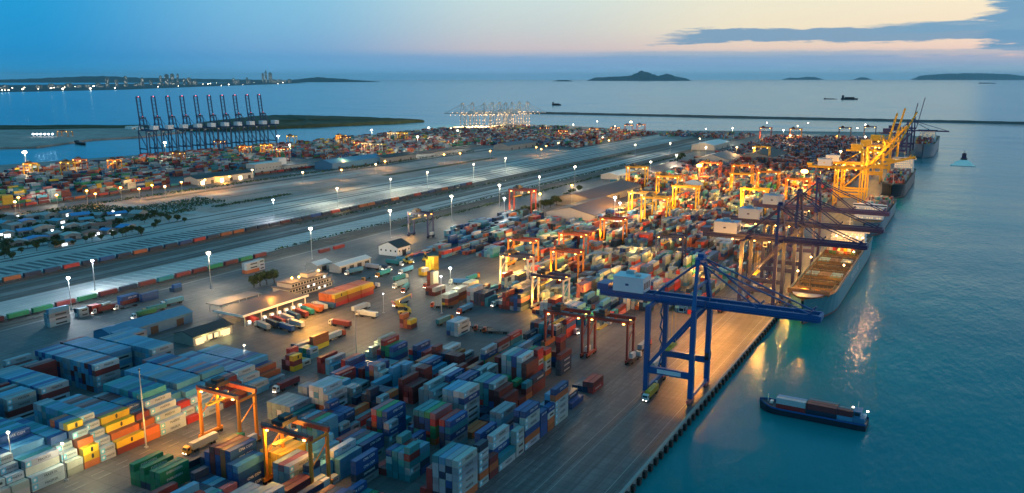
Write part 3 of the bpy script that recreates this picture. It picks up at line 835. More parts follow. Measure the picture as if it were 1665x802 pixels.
def door_mesh(L, s):
    b = MB(); h = LEN[L] / 2
    b.box(min(s * .015, s * 1.12), max(s * .015, s * 1.12), -h - .005, -h + .045, .16, 2.46, 0)
    for x in (.3, .82): b.box(s * x - .025, s * x + .025, -h - .06, -h - .012, .2, 2.42, 1); b.box(s * x - .12, s * x + .12, -h - .05, -h - .012, 1.05, 1.1, 1)
    return b.mesh('container_door', [M['cont'], M['bars']])
DM = {(L, s): door_mesh(L, s) for L in (40, 20) for s in (-1, 1)}
def sidetext(txt, size, mat, dy=0.0, star=False):
    me = text_mesh(txt, size, mat)
    T = Matrix.Rotation(PI / 2, 4, 'X'); T = Matrix.Rotation(PI / 2, 4, 'Z') @ T
    me.transform(Matrix.Translation((1.225, dy, 1.35)) @ T)
    return me
def star_mesh(y):
    b = MB(); b.box(1.212, 1.224, y - .95, y + .95, .4, 2.3, 0)
    pts = []
    for k in range(14):
        r = .78 if k % 2 == 0 else .34; t = PI / 2 + k * PI / 7; pts.append((1.232, y + r * math.cos(t), 1.35 + r * math.sin(t)))
    b._add(pts, [tuple(range(14))], 1)
    return b.mesh('emblem', [M['starblue'], M['white']])
TX = {('W', 40): sidetext('MAERSK', 1.35, M['ink'], .9), ('W', 20): sidetext('MAERSK', 1.05, M['ink'], .7), ('G', 40): sidetext('MAERSK', 1.35, M['ink'], .9), ('G', 20): sidetext('MAERSK', 1.05, M['ink'], .7),
      ('B', 40): sidetext('CMA CGM', 1.35, M['white'], 1.0), ('B', 20): sidetext('CMA CGM', .9, M['white'], .2), ('R', 40): sidetext('HAMBURG SUD', 1.0, M['white']),
      ('V', 40): sidetext('EVERGREEN', 1.25, M['white']), ('N', 40): sidetext('SAFMARINE', 1.2, M['white'], 1)}
SM = {40: star_mesh(-4.9), 20: star_mesh(-2.0)}
bdg = MB(); bdg.prism([(1.0, 0), (.55, .5), (-.6, .45), (-1.0, 0), (-.6, -.45), (.55, -.5)], 0, .014)
YB = bdg.mesh('emblem', M['ink']); YB.transform(Matrix.Translation((1.218, .4, 1.35)) @ Matrix.Rotation(PI / 2, 4, 'Y'))

# labels: colour, tier, row and bay inside a named strip
BL = {}
for c in CT:
    if not c['mass']: BL.setdefault(c['block'], set()).add(round(c['y'] - LEN[c['L']] / 2))
def bayno(c):
    ys = sorted(BL[c['block']]); groups = []; last = -99
    for y in ys:
        if y - last > 2.6: groups.append([])
        groups[-1].append(y); last = y
    y = round(c['y'] - LEN[c['L']] / 2)
    for i, g in enumerate(groups):
        if y in g: return i
FROM = {'terraced yard': 'lane', 'tall pale yard': 'right', 'strip by warm lane': 'right'}
CARD = 'zero one two three four five six seven eight nine ten eleven twelve thirteen fourteen fifteen sixteen seventeen eighteen nineteen'.split()
def card(n):
    if n < 20: return CARD[n]
    a, b = divmod(n, 10); t = ['twenty', 'thirty', 'forty', 'fifty', 'sixty', 'seventy', 'eighty', 'ninety'][a - 2]
    return t if b == 0 else t + '-' + CARD[b]
TIER = ['ground-tier', 'second-tier', 'third-tier', 'fourth-tier', 'fifth-tier', 'sixth-tier', 'seventh-tier']
def shade(col, k=0.22):
    f = 1 + R.uniform(-k, k); return tuple(max(0.004, min(.8, v * f * (1 + R.uniform(-.06, .06)))) for v in col)
seenl = {}
for c in PICK:
    c['bayno'] = bayno(c)
PICK.sort(key=lambda c: (c['block'], c['bayno'], c['row'], c['tier']))
for c in PICK:
    o = link('shipping_container', CM[c['L']], None, (c['x'] + R.uniform(-.04, .04), c['y'] + R.uniform(-.06, .06), c['z']))
    rgb, cn_ = COL[c['c']]; col = shade(rgb); o.color = (*col, 1)
    lab = '%s %s %s container, row %s from the %s, bay %s of %s' % (TIER[c['tier']], cn_, 'long' if c['L'] == 40 else 'short', card(c['row'] + 1), FROM.get(c['block'], 'quay side'), card(c['bayno'] + 1), c['block'])
    if len(lab.split()) > 16: lab = lab.replace(' from the ' + FROM.get(c['block'], 'quay side'), '')
    if len(lab.split()) > 16: lab = lab.replace(' of block', ', block')
    tag(o, lab, 'container', 'containers stacked in the yard')
    c['obj'] = o
    if c['ff']:
        for s in (-1, 1):
            d = link('door', DM[(c['L'], s)], o); d.color = (*col, 1)
    if c['fr']:
        me = TX.get((c['c'], c['L']))
        if me and (c['c'] in 'WG' or R.random() < .8):
            link('lettering', me, o)
            if c['c'] in 'WG': link('emblem', SM[c['L']], o)
        if c['c'] == 'Y': link('emblem', YB, o)
# the rest of the yards as one mass
mb = MB()
for c in CT:
    if c.get('one'): continue
    if not (c['ft'] or c['fr'] or c['ff'] or c['fl']): continue
    hl = LEN[c['L']] / 2; x, y, z = c['x'] + R.uniform(-.05, .05), c['y'] + R.uniform(-.08, .08), c['z']
    mb.col = shade(COL[c['c']][0])
    vs = [(x - 1.21, y - hl, z), (x + 1.21, y - hl, z), (x + 1.21, y + hl, z), (x - 1.21, y + hl, z), (x - 1.21, y - hl, z + 2.58), (x + 1.21, y - hl, z + 2.58), (x + 1.21, y + hl, z + 2.58), (x - 1.21, y + hl, z + 2.58)]
    mb._add(vs, [(4, 5, 6, 7), (0, 1, 5, 4), (1, 2, 6, 5), (2, 3, 7, 6), (3, 0, 4, 7)])
    if not c['mass'] and c['fr'] and c['c'] in 'WG':            # dark name strip on the pale sides
        mb.col = (.03, .035, .04); w = hl * .55; yy = y + hl * .15
        mb._add([(x + 1.222, yy - w, z + .8), (x + 1.222, yy + w, z + .8), (x + 1.222, yy + w, z + 1.7), (x + 1.222, yy - w, z + 1.7)], [(0, 1, 2, 3)])
tag(mb.build('containers', M['contm']), 'crowded multicoloured container stacks filling the port yards on both sides of the road corridor', 'container stacks', kind='stuff')
print('containers', len(CT), 'one by one', len(PICK), 'smallest shown px', PICK and min(c['px'] for c in PICK))
# ================================================================ SHIP-TO-SHORE CRANES
def sts(name, label, loc, rz, mat, house='housew', g=20.5, b=25.0, zg=42.0, za=62.0, bl=52.0, br=27.0, ang=0.0, group=None, detail=True, lamps=True, red=False, hv=1.0):
    """quay crane. local X runs seaward from the waterside rail, Y along the quay"""
    t = thing(name, label, 'crane', loc, rz, group)
    m = M[mat]; hb = b / 2
    for x in (0, -g):
        for s in (-1, 1):
            l = MB(); l.beam((x, s * hb, 2.6), (x, s * hb, zg), 1.5 * hv, 1.7 * hv, 0); l.box(x - 1.1, x + 1.1, s * hb - 1.1, s * hb + 1.1, 11.2, 14.4)
            l.build('leg', m, t)
            w = MB(); w.box(x - .7, x + .7, s * hb - 3.4, s * hb + 3.4, .9, 2.4, 0)
            for k in range(4): w.tube((x - .35, s * hb - 2.7 + 1.8 * k, .62), (x + .35, s * hb - 2.7 + 1.8 * k, .62), .55, n=10, m=1)
            w.build('wheel_bogie', [M['redwhite'], M['dark']], t)
        l = MB(); l.beam((x, -hb, 3.2), (x, hb, 3.2), 1.2, 1.5); l.build('sill_beam', m, t)
        l = MB(); l.beam((x, -hb, zg - .8), (x, hb, zg - .8), 1.3, 1.8); l.build('cross_beam', m, t)
    for s in (-1, 1):
        l = MB(); l.beam((-g, s * hb, 12.8), (0, s * hb, 12.8), 1.5 * hv, 2.2 * hv); l.build('portal_beam', m, t)
        l = MB(); l.beam((-g + .6, s * hb, 14.2), (-.6, s * hb, zg - 3), 1.0 * hv, 1.1 * hv); l.build('diagonal_brace', m, t)
        l = MB(); l.beam((-.2, s * hb, zg), (-1.4, s * 5.0, za), 1.3 * hv, 1.4 * hv, taper=.8); l.build('apex_leg', m, t)
        l = MB(); l.tube((-1.4, s * 4.4, za - .4), (-g - 1, s * 3.6, zg + 2.6), .38 * hv, n=6); l.build('back_stay', m, t)
        l = MB(); l.beam((-g - br, s * 3.5, zg + 1.1), (2.2, s * 3.5, zg + 1.1), 1.1 * hv, 2.4 * hv); l.build('girder', m, t)
    l = MB()
    for k in range(7): x = -g - br + .6 + k * (g + br) / 6.3; l.beam((x, -3.5, zg + .6), (x, 3.5, zg + .6), .6, .8)
    l.build('girder_tie', m, t)
    l = MB(); l.beam((-1.4, -5.6, za), (-1.4, 5.6, za), 2.2, 2.4); l.box(-3.4, .8, -4.6, 4.6, za + 1.2, za + 1.5); l.box(-2.6, 0, -1.6, 1.6, za + 1.5, za + 3.0)
    l.beam((-.9, -8.2, zg + 9), (-.9, 8.2, zg + 9), .9, 1.0); l.build('apex_head', m, t)
    # boom, hinged at the waterside
    ca, sa = math.cos(ang), math.sin(ang); hx, hz = 2.6, zg + 1.1
    P = lambda d, y, u=0.0: (hx + d * ca - u * sa, y, hz + d * sa + u * ca)
    bo = MB()
    for s in (-1, 1):
        bo.beam(P(0, s * 3.5), P(bl - 2.6, s * 3.5), 1.0 * hv, 2.2 * hv)
    for k in range(9): bo.beam(P(3 + k * (bl - 6) / 8, -3.5), P(3 + k * (bl - 6) / 8, 3.5), .6, .8)
    bo.beam(P(bl - 2.4, -4.0), P(bl - 2.4, 4.0), 1.2, 2.4)
    bo = bo.build('boom', m, t)
    if detail:
        rl = MB()
        for s in (-1, 1):
            rl.beam(P(0, s * 4.6, 2.2), P(bl - 3, s * 4.6, 2.2), .12); rl.beam(P(0, s * 4.6, -.4), P(bl - 3, s * 4.6, -.4), .9, .1)
            for k in range(16): rl.beam(P(1 + k * (bl - 5) / 15, s * 4.6, -.4), P(1 + k * (bl - 5) / 15, s * 4.6, 2.2), .1)
            rl.beam(P(bl * .45 - 1, s * 3.5, 1), P(bl * .45 + 1, s * 3.5, 3.4), .8); rl.beam(P(bl * .88 - 1, s * 3.5, 1), P(bl * .88 + 1, s * 3.5, 3.4), .8)
        rl.build('walkway', m, bo)
        rl = MB()
        for s in (-1, 1):
            rl.beam((-g - br, s * 4.7, zg + 3.4), (1.5, s * 4.7, zg + 3.4), .12); rl.beam((-g - br, s * 4.7, zg + .8), (1.5, s * 4.7, zg + .8), .9, .1)
            for k in range(15): x = -g - br + k * (g + br) / 14.5; rl.beam((x, s * 4.7, zg + .8), (x, s * 4.7, zg + 3.4), .1)
        rl.build('walkway', m, t)
        st = MB(); z = 4.0; k = 0                                   # zig-zag stairs on the landside leg
        while z < zg - 3: st.beam((-g - 1.6, hb - 3 * (k % 2), z), (-g - 1.6, hb - 3 * ((k + 1) % 2), z + 3.2), .7, .15); st.box(-g - 2.0, -g - 1.2, hb - 3 * ((k + 1) % 2) - .6, hb - 3 * ((k + 1) % 2) + .6, z + 3.2, z + 3.3); z += 3.2; k += 1
        st.build('stair', m, t)
    for d in ((.45, .9) if ang < 1 else (.3,)):
        for s in (-1, 1):
            l = MB()
            if ang < .2: l.tube((-1.0, s * 4.2, za), P(bl * d, s * 3.5, 1.2), .28 * hv, n=6)
            else:                                                    # folded stay hangs between apex and boom
                pt = P(bl * d * .62, s * 3.5, 1.0); l.tube((-1.0, s * 4.2, za), pt, .25, n=6)
            l.build('fore_stay', m, t)
    hx0 = -g - 20
    h = MB(); h.box(hx0, hx0 + 14.5, -5.0, 5.0, zg + 2.7, zg + 9.4); h.prism([(hx0 - .2, -5.2), (hx0 + 14.7, -5.2), (hx0 + 14.7, 5.2), (hx0 - .2, 5.2)], zg + 9.4, zg + 9.75)
    h = h.build('machinery_house', M[house], t)
    if detail:
        d = MB(); d.box(hx0 + 6.0, hx0 + 7.6, -5.06, -4.98, zg + 5.6, zg + 6.6); d.build('door', m, h)
        v = MB()
        for k in range(4): v.box(hx0 + 14.5, hx0 + 14.56, -3.8 + 2.1 * k, -2.6 + 2.1 * k, zg + 4.2, zg + 7.2)
        v.build('louvre', M['dark'], h)
        a = MB(); a.box(hx0 + 4, hx0 + 8, 1, 4, zg + 9.75, zg + 11.2); a.box(hx0 + 10, hx0 + 12, -3, -1, zg + 9.75, zg + 10.8); a.build('roof_unit', M['galv'], h)
        e = MB(); e.box(-g - br - 1.5, -g - br + 4, -4.6, 4.6, zg + 2.4, zg + 5.2); e.build('counterweight', m, t)
    tr = MB(); x = -g + 7; tr.box(x - 3, x + 3, -3.0, 3.0, zg - 1.2, zg + .6); tr = tr.build('trolley', m, t)
    cb = MB(); cb.box(x + 3.2, x + 5.6, -1.4, 1.4, zg - 4.4, zg - 1.4); cb.build('operator_cab', M['white'], t)
    if detail:
        gl = MB(); gl.box(x + 5.6, x + 5.64, -1.2, 1.2, zg - 4.2, zg - 2.4); gl.box(x + 3.4, x + 5.4, -1.45, -1.4, zg - 4.0, zg - 2.6); gl.build('cab_window', M['glass'], t)
        sp = MB()
        for sx in (-1, 1):
            for s in (-1, 1): sp.tube((x + sx * .9, s * 2.0, zg - 1), (x + sx * .9, s * 3.6, 20.6), .06, n=5)
        sp.box(x - 1.1, x + 1.1, -5.8, 5.8, 20.0, 20.6); sp.box(x - .8, x + .8, -2, 2, 20.6, 22)
        sp.build('spreader', M['liney'], t)
    if red:
        e = MB(); e.ball(P(bl - 2, 0, 2.2), .8); e.build('warning_light', M['e_pink'], t)
        e = MB(); e.ball((-1.4, 0, za + 2.6), .9); e.build('warning_light', M['e_pink'], t)
    if lamps:
        for (lx, ly, lz) in ([(a_ * 15.0 - 40, b_, c_) for a_ in range(6) for b_, c_ in ((-5.0, zg + 3), (5.0, zg - 3))] + [(a_, b_ * hb, c_) for a_ in (1.2, -g - 1.2) for b_ in (-1, 1) for c_ in (9, 18, 27)] if name == 'far_crane' else []) + [(-6, -4.4, zg - .4), (-15, -4.4, zg - .4), (-6, 4.4, zg - .4), (-g - 8, -4.4, zg - .4)]:
            q_ = .4 if detail else .7; e = MB(); e.box(lx - q_, lx + q_, ly - .25, ly + .25, lz - q_, lz); e.build('floodlight', M['e_farwarm' if name == 'far_crane' else 'e_orange' if lamps == 2 else 'e_warm'], t)
    return t

QX = -98.0
near_crane = sts('quay_crane', 'big blue quay crane with white machinery house and lowered boom, nearest the camera', (QX, 352.5, 0), 0, 'blue', bl=49.5, br=26.5, lamps=False, hv=1.35)
bm = MB(); bm.box(-15.2, -4.4, -13.72, -13.54, 11.9, 13.7); sg = bm.build('name_board', M['housew'], near_crane)

rl = MB(); rl.tube((-.9, 13.2, 14.5), (.9, 13.2, 14.5), 2.6, n=18); rl.tube((-1.0, 13.2, 14.5), (1.0, 13.2, 14.5), .7, n=10); rl.build('cable_reel', M['dark'], near_crane)
def eroom(t, m, x, y): e = MB(); e.box(x - 2, x + 2, y - 4, y + 4, 14.2, 17.0); e.build('electrical_room', M[m], t)
sts('quay_crane', 'dark navy quay crane with long white house standing over the bow of the unloaded ship', (QX, 521, 0), 0, 'navy', house='houseb', hv=1.3, bl=49, br=27, za=63, lamps=2)
sts('quay_crane', 'dark navy quay crane, second of the three at the unloaded ship', (QX, 583, 0), 0, 'navy', house='houseb', hv=1.3, bl=52, br=30, za=64, lamps=2)
sts('quay_crane', 'dark navy quay crane, farthest of the three at the unloaded ship', (QX, 659, 0), 0, 'purple', house='houseb', hv=1.3, bl=49, br=27, za=64, lamps=2)
sts('quay_crane', 'yellow quay crane with its boom tilted low over the dark ship', (-104, 985, 0), 0, 'yellow', house='housew', bl=53, br=30, ang=math.radians(17), g=26, lamps=2)
sts('quay_crane', 'yellow quay crane with half raised boom behind the low-boom yellow crane', (-104, 1040, 0), 0, 'yellow', house='housew', bl=58, br=28, ang=math.radians(52), g=26, lamps=2)
sts('quay_crane', 'yellow crane with upright boom, first of the raised yellow booms', (-106, 1235, 0), 0, 'yellow', house='yellow', bl=54, br=26, ang=math.radians(78), detail=False, lamps=2)
sts('quay_crane', 'yellow crane with upright boom, second of the raised yellow booms', (-104, 1325, 0), 0, 'yellow', house='yellow', bl=58, br=26, ang=math.radians(78), detail=False, lamps=2)
sts('quay_crane', 'yellow crane with upright boom, last of the raised yellow booms', (-104, 1455, 0), 0, 'yellow', house='yellow', bl=52, br=26, ang=math.radians(66), detail=False, lamps=2)
sts('quay_crane', 'thin purple-blue crane with upright boom just past the yellow cranes', (-104, 1650, 0), 0, 'purple', house='purple', bl=56, br=26, ang=math.radians(80), detail=False, lamps=False)
sts('quay_crane', 'farthest purple-blue crane with upright boom, rightmost on the quay skyline', (-104, 1840, 0), 0, 'purple', house='purple', bl=62, br=26, ang=math.radians(80), detail=False, lamps=False)
sts('quay_crane', 'distant dark crane with level boom reaching over the grey-blue ship', (-104, 1760, 0), 0, 'purple', house='purple', bl=62, br=26, detail=False, lamps=False)
# idle cranes on the basin quay: ten with upright booms
LDX, LDY = -1304 + 1362, 1291 - 1029
rzL = PI - math.atan2(LDX, LDY) * 1.0
first = None
for i in range(10):
    t_ = i / 9; x, y = -1348 + (-1304 + 1348) * t_, 1034 + (1291 - 1034) * t_
    lab = 'idle teal-blue basin crane with upright boom, %s from the left in the row of ten' % ordn(i)
    if i == 0:
        first = sts('basin_crane', lab, (x, y, 0), rzL, 'tealsteel', house='housew', bl=62, br=20, zg=46, za=68, ang=math.radians(82), g=30, b=19, detail=False, lamps=False, red=True, group='row of idle cranes on the basin quay')
        ft = tree_of(first)
    else: dup(first, (x, y, 0), rzL, lab, None, ft)
# brightly lit pale cranes at the far terminal
fc = None
for i, (px, py, a, rz) in enumerate([(752, 212, 0, PI), (768, 211, 0, PI), (787, 212, 0, PI + .3), (800, 210, 0, PI), (812, 209, 60, PI), (822, 211, 0, PI), (833, 209, 0, 0.2), (845, 208, 0, 0), (858, 208, 0, 0)]):
    x, y = at(px, py); lab = 'brightly lit pale crane at the far terminal, %s from the left' % ordn(i)
    if fc is None:
        fc = sts('far_crane', lab, (x, y, 0), rz, 'palecr', house='white', bl=56, br=26, zg=44, za=72, g=18, b=18, detail=False, lamps=True, group='lit cranes at the far terminal'); fct = tree_of(fc)
    else: dup(fc, (x, y, 0), rz, lab, None, fct)

# ================================================================ YARD GANTRY CRANES
def rtg(label, mat, legmat=None, s=21.0, top=21.0, detail=True):
    t = thing('yard_crane', label, 'gantry crane', (0, 0, 0), 0, 'rubber-tyred yard cranes'); m = M[mat]; lm = M[legmat or mat]
    hw = 4.2
    for x in (-s / 2, s / 2):
        for y in (-hw, hw):
            l = MB(); l.beam((x, y * 1.0, 2.0), (x, y, top), .95, 1.1); l.build('leg', lm, t)
        l = MB(); l.beam((x, -hw - 1.6, 1.9), (x, hw + 1.6, 1.9), 1.0, 1.3); l.build('sill_beam', lm, t)
        for y in (-hw - 1, -hw + 1, hw - 1, hw + 1): w = MB(); w.tube((x - .35, y, .72), (x + .35, y, .72), .7, n=12); w.build('tyre', M['rubber'], t)
        l = MB(); l.beam((x, -hw, top - 1), (x, hw, top - 1), .8, .9); l.beam((x, -hw, top * .5), (x, hw, top * .82), .35); l.build('end_brace', lm, t)
    for y in (-hw, hw):
        l = MB(); l.beam((-s / 2 - 1, y, top + .75), (s / 2 + 1, y, top + .75), 1.0, 1.7); l.build('girder', m, t)
    if detail:
        l = MB()
        for y in (-hw - .9, hw + .9):
            l.beam((-s / 2, y, top + 1.5), (s / 2, y, top + 1.5), .8, .08); l.beam((-s / 2, y, top + 2.6), (s / 2, y, top + 2.6), .08)
            for k in range(11): l.beam((-s / 2 + k * s / 10, y, top + 1.5), (-s / 2 + k * s / 10, y, top + 2.6), .07)
        l.build('walkway', M['dark'], t)
        l = MB(); l.box(s / 2 + .6, s / 2 + 2.3, -2.2, 2.2, 2.6, 5.2); l.build('power_unit', M['palecr'], t)
    tx = -s * .22
    l = MB(); l.box(tx - 2.6, tx + 2.6, -hw + .5, hw - .5, top + 1.7, top + 3.4); l.box(tx - 1.2, tx + 1.8, -2, 2, top + 3.4, top + 4.6); l.build('trolley', M['dark'], t)
    l = MB(); l.box(tx + 2.8, tx + 4.6, -1.2, 1.2, top - 2.6, top - .2); l.build('operator_cab', M['palecr'], t)
    l = MB()
    for sx in (-1, 1):
        for sy in (-1, 1): l.tube((tx + sx * .8, sy * 1.6, top + 1.7), (tx + sx * .8, sy * 2.8, top - 4.4), .05, n=4)
    l.box(tx - 1, tx + 1, -5.8, 5.8, top - 5.0, top - 4.4); l.build('spreader', M['liney'], t)
    l = MB()
    for x in (-s / 2 + 2, s / 2 - 2):
        for y in (-hw - .6, hw + .6): l.box(x - .4, x + .4, y - .3, y + .3, top - .5, top - .1)
    l.build('floodlight', M['e_orange'], t)
    return t
RTG = {}
def place_rtg(x, y, mat, label, legmat=None, scale=1.0):
    k = (mat, legmat)
    if k not in RTG:
        o = rtg(label, mat, legmat); RTG[k] = (o, tree_of(o)); o.location = (x, y, 0)
    else: o = dup(RTG[k][0], (x, y, 0), 0, label, None, RTG[k][1])
    if y > 700 and x > -600 and scale == 1: scale = 1.22
    o.scale = (scale, scale, scale) if scale != 1 else (1, 1, 1)
    return o
place_rtg(-245.0, 215, 'redcr', 'rust-red gantry crane with glowing orange legs beside the warm lit lane', 'orangecr')  # orange leg paint stands for the glow of the working lights
place_rtg(-196.0, 200.5, 'redcr', 'rust-red gantry crane with orange-lit legs straddling the tall orange stack', 'orangecr')
place_rtg(-151.5, 379, 'redcr', 'dark red gantry crane standing empty beside the big blue quay crane')
place_rtg(-175.5, 378, 'redcr', 'dark red gantry crane just inland of the empty one by the quay')
NC = [(803, 465, 853, 'navy', 'palecr', 'navy-beamed gantry crane with white legs near the bright floodlight'), (868, 505, 922, 'navy', 'palecr', 'navy-beamed white-legged gantry crane over the warmly lit stacks'),
      (806, 434, 856, 'redcr', 'orangecr', 'red gantry crane with glowing legs behind the white-legged crane'), (870, 455, 930, 'redcr', 'orangecr', 'red gantry crane over yellow-lit stacks, right of the glowing-legged one'),
      (670, 387, 713, 'navy', None, 'dark blue gantry crane at the inland edge of the yard under red containers'), (817, 350, 853, 'redcr', None, 'red gantry crane near the white floodlight by the long shed'),
      (1007, 305, 1042, 'yellow', None, 'tall yellow gantry crane standing apart beside the road corridor'), (1013, 356, 1058, 'yellow', None, 'yellow gantry crane glowing brightest, left of an overlapping pair'),
      (1048, 366, 1082, 'yellow', None, 'yellow gantry crane, right one of the overlapping glowing pair'), (1065, 324, 1098, 'yellow', None, 'yellow gantry crane behind the glowing overlapping pair'),
      (1105, 345, 1145, 'yellow', None, 'yellow gantry crane straddling dark green stacks'), (1188, 348, 1228, 'yellow', None, 'yellow gantry crane just left of the white crane houses'),
      (1198, 320, 1232, 'yellow', None, 'yellow gantry crane above the one beside the white crane houses'), (1242, 316, 1275, 'orangecr', None, 'orange gantry crane left of the great orange lamp'),
      (1150, 298, 1174, 'redcr', None, 'red gantry crane right below the second orange lamp'), (1226, 266, 1250, 'yellow', None, 'small bright yellow gantry crane in front of dark roofs'),
      (1193, 303, 1222, 'orangecr', None, 'orange gantry crane among far red stacks'), (1283, 330, 1320, 'orangecr', None, 'orange gantry crane at the foot of the yellow quay cranes'),
      (1350, 228, 1390, 'navy', None, 'dark gantry crane silhouetted at the far end of the yard'), (1398, 226, 1425, 'navy', None, 'dark gantry crane, smaller one of the far silhouetted pair'),
      (1235, 228, 1258, 'redcr', None, 'red gantry crane at the far edge of the yard by the sea'), (1275, 230, 1300, 'orangecr', None, 'orange gantry crane under a pale lamp at the far yard edge'),
      (905, 425, 950, 'redcr', None, 'red gantry crane in the crowded middle of the yard'), (985, 398, 1040, 'redcr', 'orangecr', 'red gantry crane with lit legs in front of the glowing yellow pair'),
      (1060, 430, 1115, 'navy', None, 'dark gantry crane behind the machinery house of the near blue crane')]
for px, py, px2, a, lgm, lab in NC:
    x0, y0 = at(px, py); x1, y1 = at(px2, py - 3); x = (x0 + x1) / 2; y = (y0 + y1) / 2
    x = -139.5 - 23.3 * round((-150.5 - x) / 23.3) - 9.6
    place_rtg(x, y, a, lab, lgm)
    lamp_light(x - 8.6, y - 6, 8.5, ORANGE, 2600 + 6.0 * y, .8)
LC = [(52, 291, 'yellow'), (112, 288, 'yellow'), (132, 283, 'redcr'), (188, 284, 'orangecr'), (292, 270, 'orangecr'), (358, 248, 'redcr'), (400, 258, 'orangecr'), (434, 255, 'yellow'), (475, 238, 'yellow'),
      (460, 262, 'redcr'), (555, 237, 'yellow'), (562, 240, 'redcr'), (598, 252, 'palecr'), (612, 253, 'palecr'), (638, 232, 'palecr'), (655, 232, 'yellow'), (585, 250, 'redcr'), (885, 222, 'redcr'), (1000, 222, 'redcr'), (1022, 217, 'redcr'), (1042, 216, 'redcr'), (965, 224, 'redcr'), (915, 228, 'redcr')]
CN = {'yellow': 'yellow', 'redcr': 'red', 'orangecr': 'orange', 'palecr': 'pale'}
cnt = {}
for px, py, a in sorted(LC):
    x, y = at(px, py); k = cnt.get(a, 0); cnt[a] = k + 1
    if k % 2 == 0: lamp_light(x, y - 6, 16, WARM if a in ('palecr', 'redcr') else ORANGE, 6000, .8)
    place_rtg(x, y, a, '%s gantry crane across the left terminal, %s %s one from the left' % (CN[a], ordn(k), CN[a]))

# ================================================================ SHIPS
def hull_sections(L, B, zd, flare=1.0, sheer=2.2, zb=-6.0, stern_w=.86, bowlen=.16, n=22):
    """rings from the stem (Y=0) to the stern (Y=L); each ring runs round keel, bilge, waterline, deck edge"""
    rings = []
    for k in range(n + 1):
        t = (k / n) ** 1.5 if k < n else 1.0
        y = t * L; f = min(1, t / bowlen); dk = math.sin(min(1, (t / (bowlen * .75))) * PI / 2) ** .62; wl = math.sin(f * PI / 2) ** 1.15
        aft = 1 if t < .9 else 1 - (1 - stern_w) * ((t - .9) / .1)
        hbw = max(.15, B / 2 * wl * aft); hbd = max(.4, B / 2 * (dk if k else .06) * (aft * .5 + .5)); z = zd + sheer * max(0, 1 - t / .14) ** 1.2
        rake = 5.5 * (1 - t) ** 14
        prof = [(0.0, zb), (.72 * hbw, zb), (hbw * .97, -2.9), (hbw + (hbd - hbw) * .16, -1.2), (hbw + (hbd - hbw) * .48, zd * .45), (hbd, z)]
        ring = []
        for x, zz in prof: ring.append((x, y - rake * max(0, (zz + 3) / (z + 3)) * 1.0 + rake * .4, zz))
        for x, zz in reversed(prof[1:]): ring.append((-x, y - rake * max(0, (zz + 3) / (z + 3)) + rake * .4, zz))
        rings.append(ring)
    return rings
def ship(name, label, x, y, L, B, zd, hull, boot, rz=0, **kw):
    t = thing(name, label, 'ship', (x, y, 0), rz)
    rings = hull_sections(L, B, zd, **kw); b = MB(); nr = len(rings[0]); vs = [p for r in rings for p in r]; b.v = [tuple(p) for p in vs]
    for k in range(len(rings) - 1):
        for i in range(nr):
            j = (i + 1) % nr
            if i == 5: continue                                  # the open deck between the two deck edges
            b.f.append((k * nr + i, k * nr + j, (k + 1) * nr + j, (k + 1) * nr + i)); b.m.append(1 if i in (0, 1, 2, 8, 9, 10) else 0)
    b.f.append(tuple((len(rings) - 1) * nr + i for i in range(nr))); b.m.append(0)
    b.build('hull', [M[hull], M[boot]], t)
    d = MB(); dz = -1.1
    dv = []
    for r in rings: dv.append([(r[5][0] * .985, r[5][1], r[5][2] + dz), (r[6][0] * .985, r[6][1], r[6][2] + dz)])
    d.loft(dv, 0, False, False, False); d.build('deck', M['deck'], t)
    return t, rings
def superstructure(t, x0, x1, y0, y1, z0, floors, white='white', wings=True, lit=True):
    h = MB(); fl = 2.9
    for k in range(floors):
        i = .25 * k; h.box(x0 + i, x1 - i, y0 + i * .4, y1 - i * .4, z0 + fl * k, z0 + fl * (k + 1) - .12); h.box(x0 + i - .5, x1 - i + .5, y0 + i * .4 - .5, y1 - i * .4 + .3, z0 + fl * (k + 1) - .12, z0 + fl * (k + 1))
    zt = z0 + fl * floors
    if wings: h.box(x0 - 2.4, x1 + 2.4, y0 + 1.2, y0 + 4.6, zt, zt + 2.6); h.box(x0 + 2, x1 - 2, y0 + 4.6, y1 - 1, zt, zt + 2.2)
    s = h.build('superstructure', M[white], t)
    for k in range(floors):
        n = int((x1 - x0 - 3) / 2.2)
        for j in range(n):
            if R.random() < .8: xx = x0 + 1.8 + j * 2.2; i = .25 * k; w = MB(); w.box(xx, xx + 1.0, y0 + i * .4 - .04, y0 + i * .4 + .02, z0 + fl * k + 1.0, z0 + fl * k + 2.0); w.build('window', M['e_win'] if lit else M['glass'], s)
    bw = MB(); bw.box(x0 - 2.2, x1 + 2.2, y0 + 1.15, y0 + 1.2, zt + 1.0, zt + 2.1); bw.build('bridge_window', M['glass'], s)
    ms = MB(); xc = (x0 + x1) / 2; ms.tube((xc, y0 + 5, zt + 2.2), (xc, y0 + 5, zt + 11), .3, .15, 8); ms.beam((xc - 2, y0 + 5, zt + 8), (xc + 2, y0 + 5, zt + 8), .2); ms.build('radar_mast', M['white'], s)
    fn = MB(); fn.box(xc - 3, xc + 3, y1 + 1.5, y1 + 7, z0, zt + 1.5); fn.box(xc - 1.5, xc + 1.5, y1 + 2.5, y1 + 5.5, zt + 1.5, zt + 3.2); fn.build('funnel', M['hullblue'], t)
    return s

